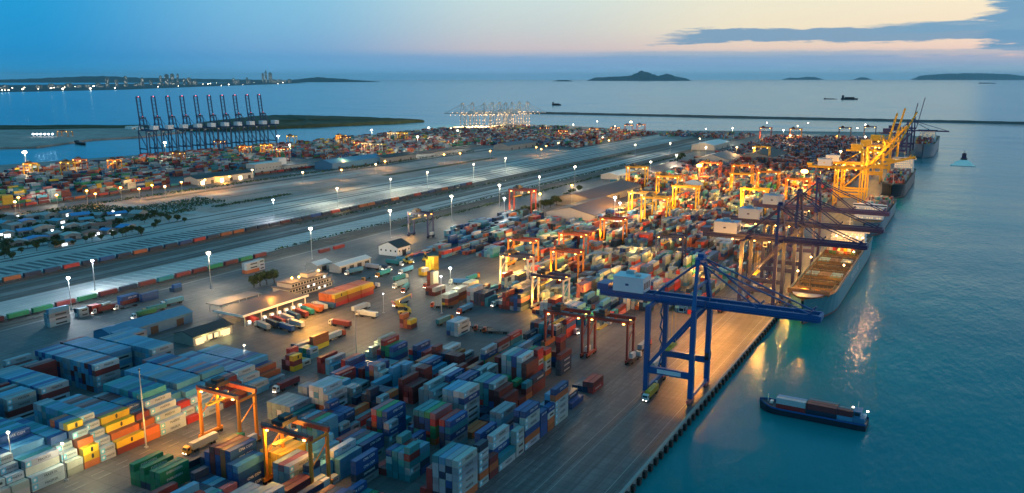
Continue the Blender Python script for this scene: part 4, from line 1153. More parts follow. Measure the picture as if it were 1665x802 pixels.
# the unloaded ship alongside, bow towards the camera
S1X, S1Y, S1L = -78.5, 497, 246
s1, rg = ship('container_ship', 'large blue-hulled ship with empty open holds moored under the navy cranes', S1X, S1Y, S1L, 27.5, 11.5, 'hullblue', 'boot', bowlen=.20)
b = MB(); b.beam((-12.2, 16.5, 13.4), (12.2, 16.5, 13.4), .35, 3.0); b.build('breakwater_plate', M['hatch'], s1)
b = MB(); b._add([(-9.5, 15.9, 13.1), (9.5, 15.9, 13.1), (7.0, 8, 13.5), (3.6, 2.5, 13.7), (-3.6, 2.5, 13.7), (-7.0, 8, 13.5)], [(0, 1, 2, 3, 4, 5)]); b.build('foredeck_plating', M['bulwark'], s1)
b = MB(); b.tube((0, 21, 12), (0, 21, 27), .45, .25, 10); b.beam((-2.4, 21, 22), (2.4, 21, 22), .25); b.build('foremast', M['hatch'], s1)
for sx in (-1, 1):
    b = MB(); b.tube((sx * 4 - 1.4, 24, 13), (sx * 4 + 1.4, 24, 13), .9, n=10); b.box(sx * 4 - 2, sx * 4 + 2, 22.8, 25.2, 11.2, 12.2); b.build('windlass', M['orangecr'], s1)
for s in (-1, 1):
    b = MB(); b.beam((s * 13.3, 30, 12.6), (s * 13.3, 240, 12.6), .12); b.beam((s * 13.3, 30, 12.0), (s * 13.3, 240, 12.0), .08)
    for k in range(42): b.beam((s * 13.3, 30 + 5 * k, 10.5), (s * 13.3, 30 + 5 * k, 12.7), .1)
    b.build('railing', M['galv'], s1)
for k in range(9):                                              # open holds: coamings, cell guides and lashing bridges
    y0 = 40 + k * 16.4
    if 172 < y0 < 206: continue
    b = MB(); w = 12.0 if k else 10.4
    b.box(-w, w, y0, y0 + .5, 10.4, 11.3); b.box(-w, w, y0 + 13.6, y0 + 14.1, 10.4, 11.3); b.box(-w, -w + .4, y0 + .5, y0 + 13.6, 10.4, 11.2); b.box(w - .4, w, y0 + .5, y0 + 13.6, 10.4, 11.2)
    b.build('hatch_coaming', M['hatch'], s1)
    b = MB(); b._add([(-w + .4, y0 + .5, 10.45), (w - .4, y0 + .5, 10.45), (w - .4, y0 + 13.6, 10.45), (-w + .4, y0 + 13.6, 10.45)], [(0, 1, 2, 3)]); b.build('hold_shade_sheet', M['holdblack'], s1)  # black sheet on the deck paints in the shade of an open hold
    b = MB(); nn = 8
    for j in range(nn + 1):
        x = -w + .8 + j * (2 * w - 1.6) / nn
        for yy in (y0 + 1.0, y0 + 13.1): b.beam((x, yy, 10.5), (x, yy, 12.3), .24)
    b.beam((-w, y0 + 14.9, 12.6), (w, y0 + 14.9, 12.6), 1.1, .2); b.beam((-w, y0 + 14.9, 13.8), (w, y0 + 14.9, 13.8), .14)
    for j in range(nn + 1): x = -w + .6 + j * (2 * w - 1.2) / nn; b.beam((x, y0 + 14.9, 10.6), (x, y0 + 14.9, 13.8), .25)
    b.beam((-w, y0 + .8, 10.7), (w, y0 + .8, 10.7), .4); b.beam((-w, y0 + 13.2, 10.7), (w, y0 + 13.2, 10.7), .4)
    b.build('cell_guides', M['hatch'], s1)
    if k in (2, 5):
        for j in range(3): b = MB(); x_ = -w + .6 + j * (2 * w - 1) / 3; b.box(x_, x_ + (2 * w - 1) / 3 - .5, y0 + .6, y0 + 13.4, 11.32, 11.8); b.build('hatch_cover', M['hullblue' if j != 1 else 'deck'], s1)
superstructure(s1, -12.6, 12.6, 188, 200, 11, 4)
tm = text_mesh('MAERSK LINE', 7.0, M['white']); tm.transform(Matrix.Translation((13.86, 124, 5.6)) @ Matrix.Rotation(PI / 2, 4, 'Z') @ Matrix.Rotation(PI / 2, 4, 'X')); link('lettering', tm, s1)
for (lx, ly, lz, pw) in ((-5, 26, 20, 12000), (6, 70, 18, 4500), (-6, 110, 18, 4000), (6, 150, 18, 4000), (-4, 176, 18, 3000)): lamp_light(S1X + lx, S1Y + ly, lz, ORANGE, pw, .8)
for (lx, ly) in ((-11.5, 44), (11.8, 76), (-11.5, 92), (11.8, 125), (-11.5, 140), (11.8, 160), (-8, 184.5), (-3, 184.5), (2, 184.5), (7, 184.5), (11, 184.5)):
    b = MB(); b.tube((lx, ly, 11), (lx, ly, 19.5), .14, n=6); pl = b.build('lamp_post', M['hatch'], s1); e = MB(); e.ball((lx, ly, 19.8), .55); e.build('deck_lamp', M['e_warm'], pl)
for s in (-1, 1):
    b = MB()
    for p in ((s * 6, 3, 11), ): b.tube(p, (-17.5, -22 + (s + 1) * 9, .6), .1, n=5)
    b.build('mooring_line', M['bars'], s1)
# loaded ship behind it
s2, _ = ship('container_ship', 'loaded ship with white deckhouse facing the camera between the blue and dark ships', -80, 812, 190, 26, 9.5, 'hullgrey', 'boot')
superstructure(s2, -12.5, 12.5, 34, 46, 9, 4)
for k, (y0, hh) in enumerate(((52, 4), (66, 3), (80, 4), (94, 4), (108, 3), (122, 4), (136, 2))): pass
s3, _ = ship('container_ship', 'dark-hulled ship with high bow moored beyond the yellow low-boom crane', -81, 1096, 230, 27, 13, 'hulldark', 'boot')
superstructure(s3, -12.5, 12.5, 170, 184, 13, 6)
b = MB(); b.tube((0, 14, 13), (0, 14, 27), .4, .2, 8); b.build('foremast', M['white'], s3)
s4, _ = ship('container_ship', 'grey-blue ship with tall flared bow at the far end of the quay', -79, 1690, 300, 34, 21, 'hullgrey', 'hullgrey', bowlen=.2)
superstructure(s4, -15, 15, 120, 134, 20, 7)
# cargo on those decks
DKC = [(-80, 812, 26, 8.5, ((52, 4), (66, 3), (80, 4), (94, 4), (108, 3), (122, 4), (136, 2), (150, 3))), (-81, 1096, 26, 12, ((40, 2), (56, 3), (72, 3), (88, 2), (104, 3), (120, 3), (140, 3), (196, 3))), (-79, 1690, 32, 20, ((40, 3), (60, 4), (80, 4), (100, 4), (145, 4), (165, 4), (190, 4), (215, 3)))]
mb = MB()
DKC.append((S1X, S1Y, 24, 10.9, ((155.5, 2), (206, 4), (220, 3))))
for sx, sy, B_, dz, bays in DKC:
    for y0, hh in bays:
        for r in range(int(B_ / 2.7)):
            for t in range(max(1, hh - (R.random() < .3))):
                x = sx - B_ / 2 + 1.7 + 2.6 * r; z = dz + TH * t; mb.col = shade(COL[R.choice(PAL_FAR)][0]); mb.box(x - 1.2, x + 1.2, sy + y0, sy + y0 + 12.2, z, z + 2.58)
tag(mb.build('containers', M['contm']), 'multicoloured container stacks carried on the decks of the moored ships', 'ship cargo', kind='stuff')

# small coastal container barge
bg_ = thing('cargo_barge', 'small dark barge loaded with containers, alone on the near water', 'barge', (-71.5, 358, WZ), -PI / 2 - math.radians(1.5))
b = MB(); rings = []
for k in range(15):
    t = k / 14; y = t * 44; hb = 4.9 * (min(1, math.sin(min(1, t / .2) * PI / 2) ** .55) if t < .2 else 1) * (1 if t < .93 else .94); hb = max(hb, .3); z = 2.5 + 1.5 * max(0, 1 - t / .16)
    rings.append([(0, y, -1.2), (hb * .8, y, -1.2), (hb * .97, y, .2), (hb, y - .4 * (1 - t), z), (-hb, y - .4 * (1 - t), z), (-hb * .97, y, .2), (-hb * .8, y, -1.2)])
b.loft(rings, 0, True, True); b.build('hull', M['hulldark'], bg_)
b = MB()
for s in (3, 4): b.loft([[(r[s][0] * .97, r[s][1], r[s][2]), (r[s][0] * .97, r[s][1], r[s][2] + .7), (r[s][0] * 1.02, r[s][1], r[s][2] + .7), (r[s][0] * 1.02, r[s][1], r[s][2])] for r in rings], 0, True, True)
b.build('bulwark', M['blue'], bg_)
b = MB(); b.box(-3.4, 3.4, 38.4, 43.2, 2.5, 4.9); b.box(-2.6, 2.6, 38.8, 41.4, 4.9, 7.2); b.box(-2.9, 2.9, 38.5, 41.7, 7.2, 7.4); wh = b.build('wheelhouse', M['roofb'], bg_)
b = MB(); b.box(-2.3, 2.3, 38.74, 38.8, 5.5, 6.8); b.box(2.6, 2.66, 39.1, 41.1, 5.5, 6.8); b.build('window', M['glass'], wh)
b = MB(); b.tube((0, 40, 7.4), (0, 40, 11), .1, n=6); b.beam((-1, 40, 9.6), (1, 40, 9.6), .1); b.build('mast', M['white'], wh)
b = MB(); b.tube((0, 3.2, 3.8), (0, 3.2, 7.2), .16, n=6); b.box(-1.2, 1.2, 4.2, 5.4, 3.4, 4.4); b.build('foremast', M['white'], bg_)
for x, y, z in ((-3.6, 37.6, 6.4), (-3.4, 43.4, 5.8)):
    b = MB(); b.tube((x, y, 2.8), (x, y, z), .1, n=6); p = b.build('lamp_post', M['dark'], bg_); e = MB(); e.ball((x, y, z + .2), .42); e.build('lamp_head', M['e_white'], p)
bw = Matrix.Translation(bg_.location) @ Matrix.Rotation(-PI / 2 - math.radians(1.5), 4, 'Z')
BARGE = [(-2.5, 7.4, 40, 'W', 'pale long container on top at the bow end of the barge', 1), (-2.5, 7.4, 40, 'R', 'bright red long container under the pale one at the bow end of the barge', 0), (2.5, 7.4, 40, 'L', 'light blue container at the far rail near the bow of the barge', 0), (0, 7.4, 40, 'G', 'grey container along the middle near the bow of the barge', 0), (0, 7.4, 40, 'L', 'light blue upper container in the middle near the bow of the barge', 1),
         (-2.5, 20.0, 40, 'M', 'maroon long container on top amidships on the barge', 1), (-2.5, 20.0, 40, 'N', 'navy long container under the maroon one amidships on the barge', 0), (0, 20.0, 40, 'M', 'maroon container in the middle row amidships on the barge', 1), (2.5, 20.0, 40, 'T', 'teal container at the far rail amidships on the barge', 1), (2.5, 20, 40, 'O', 'rust container low at the far rail amidships on the barge', 0),
         (-2.5, 32.4, 20, 'M', 'short maroon container on top next to the barge wheelhouse', 1), (-2.5, 32.4, 20, 'L', 'short light blue container under the maroon one next to the barge wheelhouse', 0), (0, 32.4, 20, 'T', 'short teal container in the middle row next to the barge wheelhouse', 1), (2.5, 32.4, 20, 'N', 'short navy container at the far rail next to the barge wheelhouse', 0)]
for x, y, L, c, lab, t in BARGE:
    p = bw @ Vector((-x, y + LEN[L] / 2, 2.2 + t * TH)); o = link('shipping_container', CM[L], None, p, -PI / 2 - math.radians(1.5) + PI)
    col = shade(COL[c][0]); o.color = (*col, 1); tag(o, lab, 'container', 'containers on the barge')
    for s in (-1, 1): d = link('door', DM[(L, s)], o); d.color = (*col, 1)
# tug with its wake
tx, ty = at(1567, 260.5, WZ)
tg = thing('tugboat', 'dark tugboat steaming away ahead of a white wake', 'tugboat', (tx, ty, WZ), 0)
b = MB(); rings = []
for k in range(11):
    t = k / 10; hb = 5.4 * (1 if t < .55 else max(.06, math.cos((t - .55) / .45 * PI / 2) ** .8)); z = 2.2 + 1.6 * t * t
    rings.append([(0, t * 30, -1.5), (hb * .9, t * 30, -1), (hb, t * 30, z), (-hb, t * 30, z), (-hb * .9, t * 30, -1)])
b.loft(rings, 0, True, True); b.build('hull', M['hulldark'], tg)
b = MB(); b.box(-3.6, 3.6, 10, 22, 2.4, 6.2); b.box(-2.6, 2.6, 13, 20, 6.2, 9.6); b.box(-1.8, 1.8, 14, 19, 9.6, 11.6); c_ = b.build('deckhouse', M['navy'], tg)
b = MB(); b.box(-1.6, 1.6, 13.95, 14, 9.9, 11.3); b.build('window', M['glass'], c_)
b = MB(); b.tube((0, 16, 12.6), (0, 16, 16.5), .3, n=6); b.build('mast', M['dark'], tg)
for s in (-1, 1): b = MB(); b.tube((s * 2.6, 11, 6), (s * 2.6, 11, 11), .9, n=8); b.build('funnel', M['dark'], tg)
mb = MB()
ty -= 2
for k in range(9):
    yy = ty - k * 15.0; w = 5.5 + 14 * (k / 8) ** .75 * R.uniform(.85, 1.1)
    mb.v += [(tx - w + R.uniform(-1, 1), yy, WZ + .5), (tx + w + R.uniform(-1, 1), yy, WZ + .5)]
for k in range(8): mb.f.append((2 * k, 2 * k + 2, 2 * k + 3, 2 * k + 1)); mb.m.append(0)
tag(mb.build('wake', M['foam']), 'white churned wake trailing behind the dark tugboat', 'wake', kind='stuff')
# distant vessels
def far_ship(px, py, L, h, label, deckh=6, rz=-PI / 2):
    x, y = at(px, py, WZ); t = thing('distant_ship', label, 'ship', (x, y, WZ), rz)
    b = MB(); rings = []
    for k in range(9):
        u = k / 8; hb = L * .075 * (1 if .12 < u < .85 else (.4 if u < .5 else max(.05, (1 - u) / .15)))
        rings.append([(0, (u - .5) * L, -1), (hb, (u - .5) * L, h), (-hb, (u - .5) * L, h)])
    b.loft(rings, 0, True, True); b.build('hull', M['hulldark'], t)
    b = MB(); b.box(-L * .06, L * .06, -L * .45, -L * .32, h, h + deckh * 1.8); b.box(-L * .055, L * .055, -L * .28, L * .3, h, h + deckh * .7); b.build('superstructure', M['hulldark'], t)
far_ship(1381, 162, 110, 9, 'distant dark ship on open water left of the upright booms', 11)
far_ship(1350, 161.5, 90, 3, 'low distant ship just left of the darker ship on open water', 3)
far_ship(905, 171.5, 55, 6, 'small distant ship on open water behind the lit far terminal', 6)
far_ship(1605, 136, 420, 14, 'faint long vessel near the horizon below the right-hand island', 8)
far_ship(131, 235, 66, 4, 'long dark barge lying in the basin left of the idle cranes', 2, -PI / 2 - .3)
# ================================================================ LAMPS
LAMPS = []
def mast(px, py, h, tone, power, r=1.0, region='port', label=None, head=None):
    x, y = at(px, py, h); LAMPS.append((px, x, y, h, tone, power, r, region, label))
for px, py, pw in ((339, 413, 1), (505, 373, 1), (634, 344, 1), (734, 320, 1), (812, 302, .9), (935, 272, 1), (1058, 264, 1), (1100, 253, 1)): mast(px, py, 24, 'white', 22000 * pw, 1.5, 'near rail corridor')
for px, py in ((111, 453), (150, 425), (444, 326), (548, 307), (635, 292), (695, 281), (770, 268), (822, 258), (877, 288), (1033, 236), (1090, 233)): mast(px, py, 20, 'white' if px > 500 else 'cool', 15000, 1.1, 'middle of the corridor')
for px, py, t, pw, r in ((40, 249, 'white', 60000, 3.2), (268, 233, 'white', 50000, 2.6), (452, 222, 'white', 40000, 2.2), (604, 212, 'white', 40000, 2.0), (697, 208, 'white', 30000, 1.6), (679, 223, 'white', 40000, 2.0), (471, 236, 'white', 20000, 1.4), (733, 209, 'warm', 16000, 1.3), (932, 203, 'white', 25000, 1.4), (971, 198, 'white', 25000, 1.4), (1000, 206, 'warm', 20000, 1.4), (1026, 199, 'warm', 60000, 2.8), (744, 213, 'white', 30000, 1.8)):
    mast(px, py, 32, t, pw, r, 'left terminal skyline')
for px, py, t in ((30, 322, 'orange'), (92, 318, 'orange'), (141, 311, 'orange'), (155, 316, 'orange'), (196, 306, 'orange'), (226, 308, 'orange'), (247, 302, 'orange'), (268, 304, 'warm'), (295, 297, 'orange'), (333, 293, 'orange'), (373, 288, 'orange'), (410, 277, 'warm'), (492, 281, 'warm'), (555, 277, 'orange'), (626, 263, 'orange'), (611, 268, 'warm'), (722, 252, 'orange'), (748, 250, 'orange'), (797, 246, 'orange'), (872, 240, 'orange'), (880, 243, 'orange'), (888, 238, 'orange'), (908, 233, 'warm'), (980, 224, 'warm'), (990, 229, 'warm'), (24, 329, 'warm')):
    mast(px, py, 14, t, 4500, 1.35, 'left terminal inland edge')
for px, py, t, pw, r in ((878, 316, 'orange', 15000, 1.2), (930, 302, 'orange', 15000, 1.2), (1137, 271, 'orange', 90000, 3.6), (1308, 281, 'orange', 130000, 4.4), (1000, 322, 'cool', 16000, 1.5), (1008, 331, 'cool', 8000, 1.0), (820, 323, 'cool', 10000, 1.1), (1210, 344, 'white', 16000, 1.5), (1148, 240, 'white', 20000, 1.3), (1138, 226, 'warm', 16000, 1.4), (1198, 240, 'warm', 14000, 1.2), (1225, 241, 'warm', 26000, 1.6), (1285, 221, 'warm', 24000, 1.8), (1367, 247, 'warm', 26000, 1.8), (1407, 223, 'white', 26000, 1.6)):
    mast(px, py, 24, t, pw, r, 'far yard')
for px, py, t in ((1148, 210, 'white'), (1191, 209, 'white'), (1247, 200, 'white'), (1297, 205, 'warm'), (1314, 200, 'white'), (1394, 209, 'white'), (1407, 203, 'white'), (1274, 212, 'white')): mast(px, py, 30, t, 16000, 1.4, 'sea end of the yard')
for px, py, h, t, pw, r, lab in ((732, 437, 12, 'cool', 9000, 1.0, 'short floodlight mast with dazzling white head beside the cream container tower'), (717, 450, 23, 'cool', 5000, .55, 'tall thin mast with bluish head in front of the brown container row'),
                             (13, 704, 20, 'white', 9000, .55, 'tall light mast with white head at the lower left edge by the terraced stacks'), (397, 562, 12, 'white', 1500, .42, 'slim lamp mast rising behind the red gantry crane with orange-lit legs'), (101, 722, 14, 'white', 9000, .45, 'twin-headed lamp over the pale terraced stacks near the lower left'),
                             (577, 508, 23, 'cool', 0, .35, 'tall dark unlit mast beside the yellow-lit corner of the yard'), (226, 600, 32, 'cool', 0, .3, 'very tall thin unlit mast standing on the warm lane'), (623, 478, 12, 'cool', 300, .35, 'white lamp mast alone on the open yard before the cream tower')):
    mast(px, py, h, t, pw * .2, r, 'single', lab)
TONE = {'white': WHITE, 'cool': COOL, 'warm': WARM, 'orange': ORANGE}
RL = {}
for L in sorted(LAMPS): RL.setdefault(L[7], []).append(L)
for reg, ls in RL.items():
    for i, (px, x, y, h, tone, pw, r, _, lab) in enumerate(ls):
        if lab is None:
            nm = {'white': 'white', 'cool': 'cool white', 'warm': 'warm white', 'orange': 'orange'}[tone]
            same = [k for k in ls if k[4] == tone]; j = same.index(ls[i])
            lab = '%s lamp mast, %s %s from left along the %s' % (nm, ordn(j), nm, reg)
        t = thing('lamp_mast', lab, 'lamp mast', (x, y, 0), 0, 'lamp masts' if reg == 'single' else 'lamp masts of the ' + reg)
        b = MB(); b.tube((0, 0, 0), (0, 0, h - .3), .34 if h > 16 else .22, .16, 8); b.box(-.6, .6, -.6, .6, 0, .5); b.build('pole', M['galv'], t)
        b = MB(); b.tube((0, 0, h - .5), (0, 0, h - .2), max(.5, r * .8), n=10); b.build('lamp_ring', M['dark'] if pw == 0 else M['galv'], t)
        b = MB(); b.ball((0, 0, h + r * .35), r, n=10, k=6, sz=.6); b.build('lamp_head', M['e_' + tone] if pw else M['galv'], t)  # lit heads drawn oversized to stand for their glare
        if pw: lamp_light(0, 0, h - 1.2 - r * .3, TONE[tone], pw, max(.5, r), 'POINT', t)
# working lights of the cranes, plus lights added over yards, lanes and corridor
for x, y, z, col, pw in ((-240, 210, 18.5, ORANGE, 5500), (-252, 221, 17, ORANGE, 5500), (-258, 200, 10, ORANGE, 4500), (-203, 196, 18.5, ORANGE, 5500), (-189, 205, 17, ORANGE, 5000), (-151, 334, 9, WARM, 1400),
                         (-124, 425, 27, (1, .36, .03), 30000), (-128, 465, 27, (1, .36, .03), 36000), (-124, 498, 27, (1, .36, .03), 30000), (-56, 590, 36, (1, .42, .13), 5500), (-56, 655, 36, (1, .42, .13), 4500), (-106, 508, 27, ORANGE, 17000), (-106, 548, 27, ORANGE, 15000), (-106, 610, 27, ORANGE, 15000), (-106, 632, 27, ORANGE, 13000), (-108, 690, 27, ORANGE, 13000), (-112, 760, 36, ORANGE, 18000), (-112, 850, 36, ORANGE, 18000), (-112, 930, 36, ORANGE, 20000), (-118, 990, 40, ORANGE, 40000), (-124, 1045, 40, ORANGE, 40000), (-96, 1020, 56, ORANGE, 30000), (-118, 1240, 40, ORANGE, 26000), (-118, 1340, 40, ORANGE, 26000), (-118, 1460, 40, ORANGE, 20000),
                         (-266, 329, 8, (1, .93, .45), 2600), (-270, 500, 18, ORANGE, 16200), (-215, 455, 17, ORANGE, 16200), (-300, 556, 18, ORANGE, 21600), (-255, 540, 18, ORANGE, 18000), (-230, 620, 18, ORANGE, 18000), (-190, 520, 18, ORANGE, 16200), (-165, 585, 18, ORANGE, 21600), (-305, 640, 18, ORANGE, 25200), (-300, 720, 18, ORANGE, 28800), (-310, 800, 20, ORANGE, 61200), (-285, 835, 20, ORANGE, 54000), (-330, 880, 20, ORANGE, 43200), (-270, 905, 20, ORANGE, 39600), (-205, 870, 20, ORANGE, 36000), (-215, 950, 20, ORANGE, 36000), (-180, 780, 20, ORANGE, 28800), (-240, 1060, 20, ORANGE, 32400), (-330, 1120, 20, ORANGE, 32400), (-210, 1200, 20, ORANGE, 32400), (-420, 1075, 20, WARM, 18000),
                         (-352, 402, 18, ORANGE, 3500), (-371, 365, 11, ORANGE, 5000), (-338, 360, 16, ORANGE, 24000), (-318, 346, 16, ORANGE, 20000), (-300, 366, 16, WARM, 9000), (-395, 355, 14, WARM, 9000), (-330, 440, 16, WARM, 9000), (-300, 462, 14, (1, .86, .45), 14000), (-282, 500, 14, (1, .86, .45), 10000), (-345, 490, 14, (1, .8, .5), 9000), (-268, 172, 11, (1, .85, .45), 3600), (-264, 222, 12, WARM, 5000), (-262, 196, 9, ORANGE, 3500),
                         (-640, 720, 22, (.92, 1, .75), 18000), (-640, 860, 22, (.92, 1, .75), 18000), (-640, 1000, 22, (.92, 1, .75), 16000), (-640, 1150, 22, (.92, 1, .75), 14000), (-420, 1160, 12, (.9, 1, .5), 9000), (-415, 1230, 12, (.9, 1, .5), 9000)):
    lamp_light(x, y, z, col, pw, .8)
rl_ = random.Random(9)
for k in range(11):  # amber lights added at random along the truck lanes
    for y in range(455, 1250, 88):
        x = -139.5 - 23.3 * k - 19.5
        if x < -322 and 730 < y < 1010 or (x < -290 and y < 560): continue
        if rl_.random() < .46: lamp_light(x + rl_.uniform(-1, 1), y + rl_.uniform(-25, 25), 8.5, ORANGE if rl_.random() < .8 else WARM, 1800 + 3.4 * y, .5)
for i in range(7):
    x, y = at(755 + 16 * i, 206); lamp_light(x, y, 32, (1, .62, .28), 420000, 2.0)
for px, py, c in ((290, 290, WARM), (210, 285, WARM), (350, 290, ORANGE), (80, 300, WHITE), (560, 255, WARM), (620, 255, WARM), (660, 240, WARM), (720, 232, WARM), (560, 285, WARM)):
    x, y = at(px, py, 18); lamp_light(x, y, 18, c, 14000, 1.0)

# ================================================================ BUILDINGS
def shed(name, label, cat, x, y, w, l, h, rise, roof, wall='wall', axis='Y', rz=0, doors=2, wins=0, lit=None, over=.6):
    """gabled building w (across) by l (along), ridge along axis"""
    t = thing(name, label, cat, (x, y, 0), rz)
    b = MB(); b.box(-w / 2, w / 2, -l / 2, l / 2, 0, h)
    if rise and axis == 'Y':
        for s in (-1, 1): b._add([(-w / 2, s * l / 2, h), (w / 2, s * l / 2, h), (0, s * l / 2, h + rise)], [(0, 1, 2)])
    if rise and axis == 'X':
        for s in (-1, 1): b._add([(s * w / 2, -l / 2, h), (s * w / 2, l / 2, h), (s * w / 2, 0, h + rise)], [(0, 1, 2)])
    wl = b.build('wall', M[wall], t)
    b = MB(); o = over; th = .25; z = h + .03
    if rise:
        if axis == 'Y': pr = [(-w / 2 - o, z - o * rise / w), (0, h + rise + .03), (w / 2 + o, z - o * rise / w)]; up = [(a, c + th) for a, c in pr]; b.loft([[(a, yy, c) for a, c in pr + up[::-1]] for yy in (-l / 2 - o, l / 2 + o)], 0, True, True)
        else: pr = [(-l / 2 - o, z - o * rise / l), (0, h + rise + .03), (l / 2 + o, z - o * rise / l)]; up = [(a, c + th) for a, c in pr]; b.loft([[(xx, a, c) for a, c in pr + up[::-1]] for xx in (-w / 2 - o, w / 2 + o)], 0, True, True)
    else: b.box(-w / 2 - o, w / 2 + o, -l / 2 - o, l / 2 + o, h + .01, h + .35)
    b.build('roof', M[roof], t)
    for k in range(doors):
        b = MB(); yy = -l / 2 + (k + .5) * l / doors; b.box(w / 2, w / 2 + .06, yy - min(2.5, l / doors / 3), yy + min(2.5, l / doors / 3), .05, min(4.5, h * .72)); b.build('door', M[lit] if lit and k % 2 == 0 else M['dark'], t)
    for k in range(wins):
        b = MB(); xx = -w / 2 + (k + .5) * w / wins; b.box(xx - .7, xx + .7, -l / 2 - .05, -l / 2, h * .5, h * .5 + 1.4); b.build('window', M['glass'] if not lit else M[lit], t)
        b = MB(); yy = -l / 2 + (k + .5) * l / wins; b.box(w / 2, w / 2 + .05, yy - .7, yy + .7, h * .5, h * .5 + 1.3); b.build('window', M['glass'] if not lit else M[lit], t)
    return t
def rooft(b_, w, l, h, n): # roof clutter
    b = MB()
    for k in range(n): xx, yy = R.uniform(-w * .35, w * .35), R.uniform(-l * .4, l * .4); b.box(xx - .9, xx + .9, yy - .9, yy + .9, h, h + 1.3)
    b.build('roof_unit', M['galv'], b_)
x, y = at(250, 522, 5); hl_ = shed('warehouse', 'long blue-roofed hall behind the tall pale stacks', 'warehouse', -399, 296, 16, 52, 6, 2.6, 'roofb', 'roofb', doors=3)
bl_ = shed('workshop', 'dark-roofed workshop with yellow-lit open side by the pale stacks', 'workshop', -361, 304, 15, 27, 5, 2.2, 'roofd', 'concrete', doors=3, lit='e_win')
for k in range(6): b = MB(); b.box(7.56, 7.62, -12 + 4.2 * k, -9.2 + 4.2 * k, 1.0, 3.6); b.build('window', M['e_win'], bl_)
lamp_light(-350, 298, 4, (1, .85, .3), 900, .5); lamp_light(-350, 310, 4, (1, .85, .3), 900, .5)
# gate canopy with booths
ca = thing('gate_canopy', 'wide flat gate canopy lit orange over rows of trucks', 'canopy', (-368, 352, 0), math.atan2(-(-364 + 378), 31) * 0)
b = MB(); b.box(-12, 12, -24, 30, 6.4, 7.1); b.build('roof', M['roofbr'], ca)
b = MB(); b.box(-12.3, 12.3, -24.3, -24, 6.0, 7.3); b.box(12, 12.3, -24, 30, 6.0, 7.3); b.build('fascia', M['white'], ca)
for xx in (-11, 11):
    for yy in (-22, -9, 4, 17, 28): b = MB(); b.tube((xx, yy, 0), (xx, yy, 6.4), .28, n=8); b.build('column', M['white'], ca)
for k in range(8):
    b = MB(); b.box(10.2, 11.6, -20 + 6 * k, -17.5 + 6 * k, 0, 2.6); bo_ = b.build('booth', M['white'], ca); b = MB(); b.box(11.62, 11.66, -19.7 + 6 * k, -17.8 + 6 * k, 1.0, 2.2); b.build('booth_window', M['e_winc'], bo_)
for k in range(9): b = MB(); b.box(8.5, 9.7, -21 + 5.6 * k, -20.2 + 5.6 * k, 6.2, 6.4); b.build('lamp', M['e_white'], ca)
for k in range(4): lamp_light(-357, 333 + 14 * k, 5.4, WARM, 700, .5)
ca2 = thing('gate_canopy', 'smaller flat canopy left of the wide orange-lit one', 'canopy', (-394, 356, 0))
b = MB(); b.box(-6, 6, -16, 18, 5.4, 5.9); b.build('roof', M['roofg'], ca2)
for yy in (-14, 0, 16):
    for xx in (-5.4, 5.4): b = MB(); b.tube((xx, yy, 0), (xx, yy, 5.4), .2, n=8); b.build('column', M['white'], ca2)
# gate office: three white storeys with terraces and orange roof lamps
of = thing('office_building', 'white three-storey gate office with orange lamps on its roof terrace', 'office', (-385, 408, 0)); of.scale = (.8, .8, .9)
b = MB()
for k, (xx, yy) in enumerate(((9.5, 26), (9.0, 25), (8.0, 21))): b.box(-xx, xx, -yy, yy, 3.4 * k, 3.4 * k + 3.2)
b.box(-4, 4, 2, 14, 10.2, 13); b.build('wall', M['wall'], of)
b = MB()
for k, (xx, yy) in enumerate(((10.4, 27), (10, 26), (9, 22))): b.box(-xx, xx, -yy, yy, 3.4 * k + 3.2, 3.4 * k + 3.4); b.box(-xx, xx, -yy, -yy + .2, 3.4 * k + 3.4, 3.4 * k + 4.2); b.box(xx - .2, xx, -yy + .2, yy, 3.4 * k + 3.4, 3.4 * k + 4.2)
b.box(-4.6, 4.6, 1.4, 14.6, 13, 13.3); b.build('terrace_slab', M['roofg'], of)
for k, (xx, yy) in enumerate(((9.5, 26), (9.0, 25), (8.0, 21))):
    n = int(yy * 2 / 3.4)
    for j in range(n): b = MB(); y0 = -yy + .9 + j * 3.4; b.box(xx, xx + .05, y0, y0 + 2.0, 3.4 * k + .9, 3.4 * k + 2.5); b.build('window', M['e_winc'] if R.random() < .2 else M['glass'], of)
for xx, yy, zz in ((2, -14, 12.4), (5, -9, 12.6), (3, 17, 12.6)):
    b = MB(); b.tube((xx, yy, 10.2), (xx, yy, zz), .12, n=6); p_ = b.build('lamp_post', M['galv'], of); b = MB(); b.ball((xx, yy, zz + .4), .75); b.build('roof_lamp', M['e_orange'], p_); lamp_light(xx * .8 - 385, yy * .8 + 408, zz * .9 + 2.0, ORANGE, 2600, .6)
x, y = at(570, 434, 3); shed('depot_shed', 'long white-roofed depot shed beside the gate office', 'shed', -402, 478, 10, 36, 5, 1.6, 'roofw', 'wall', doors=4)
shed('depot_shed', 'short cream shed at the left end of the long white depot shed', 'shed', -419, 462, 11, 15, 5, 2.0, 'roofw', 'wall', doors=1)
x, y = at(640, 412); shed('house', 'two-storey white house with dark roof and round windows facing the yard', 'house', -404, 536, 19, 17, 7, 4.2, 'roofd', 'white', axis='Y', doors=1, wins=4)
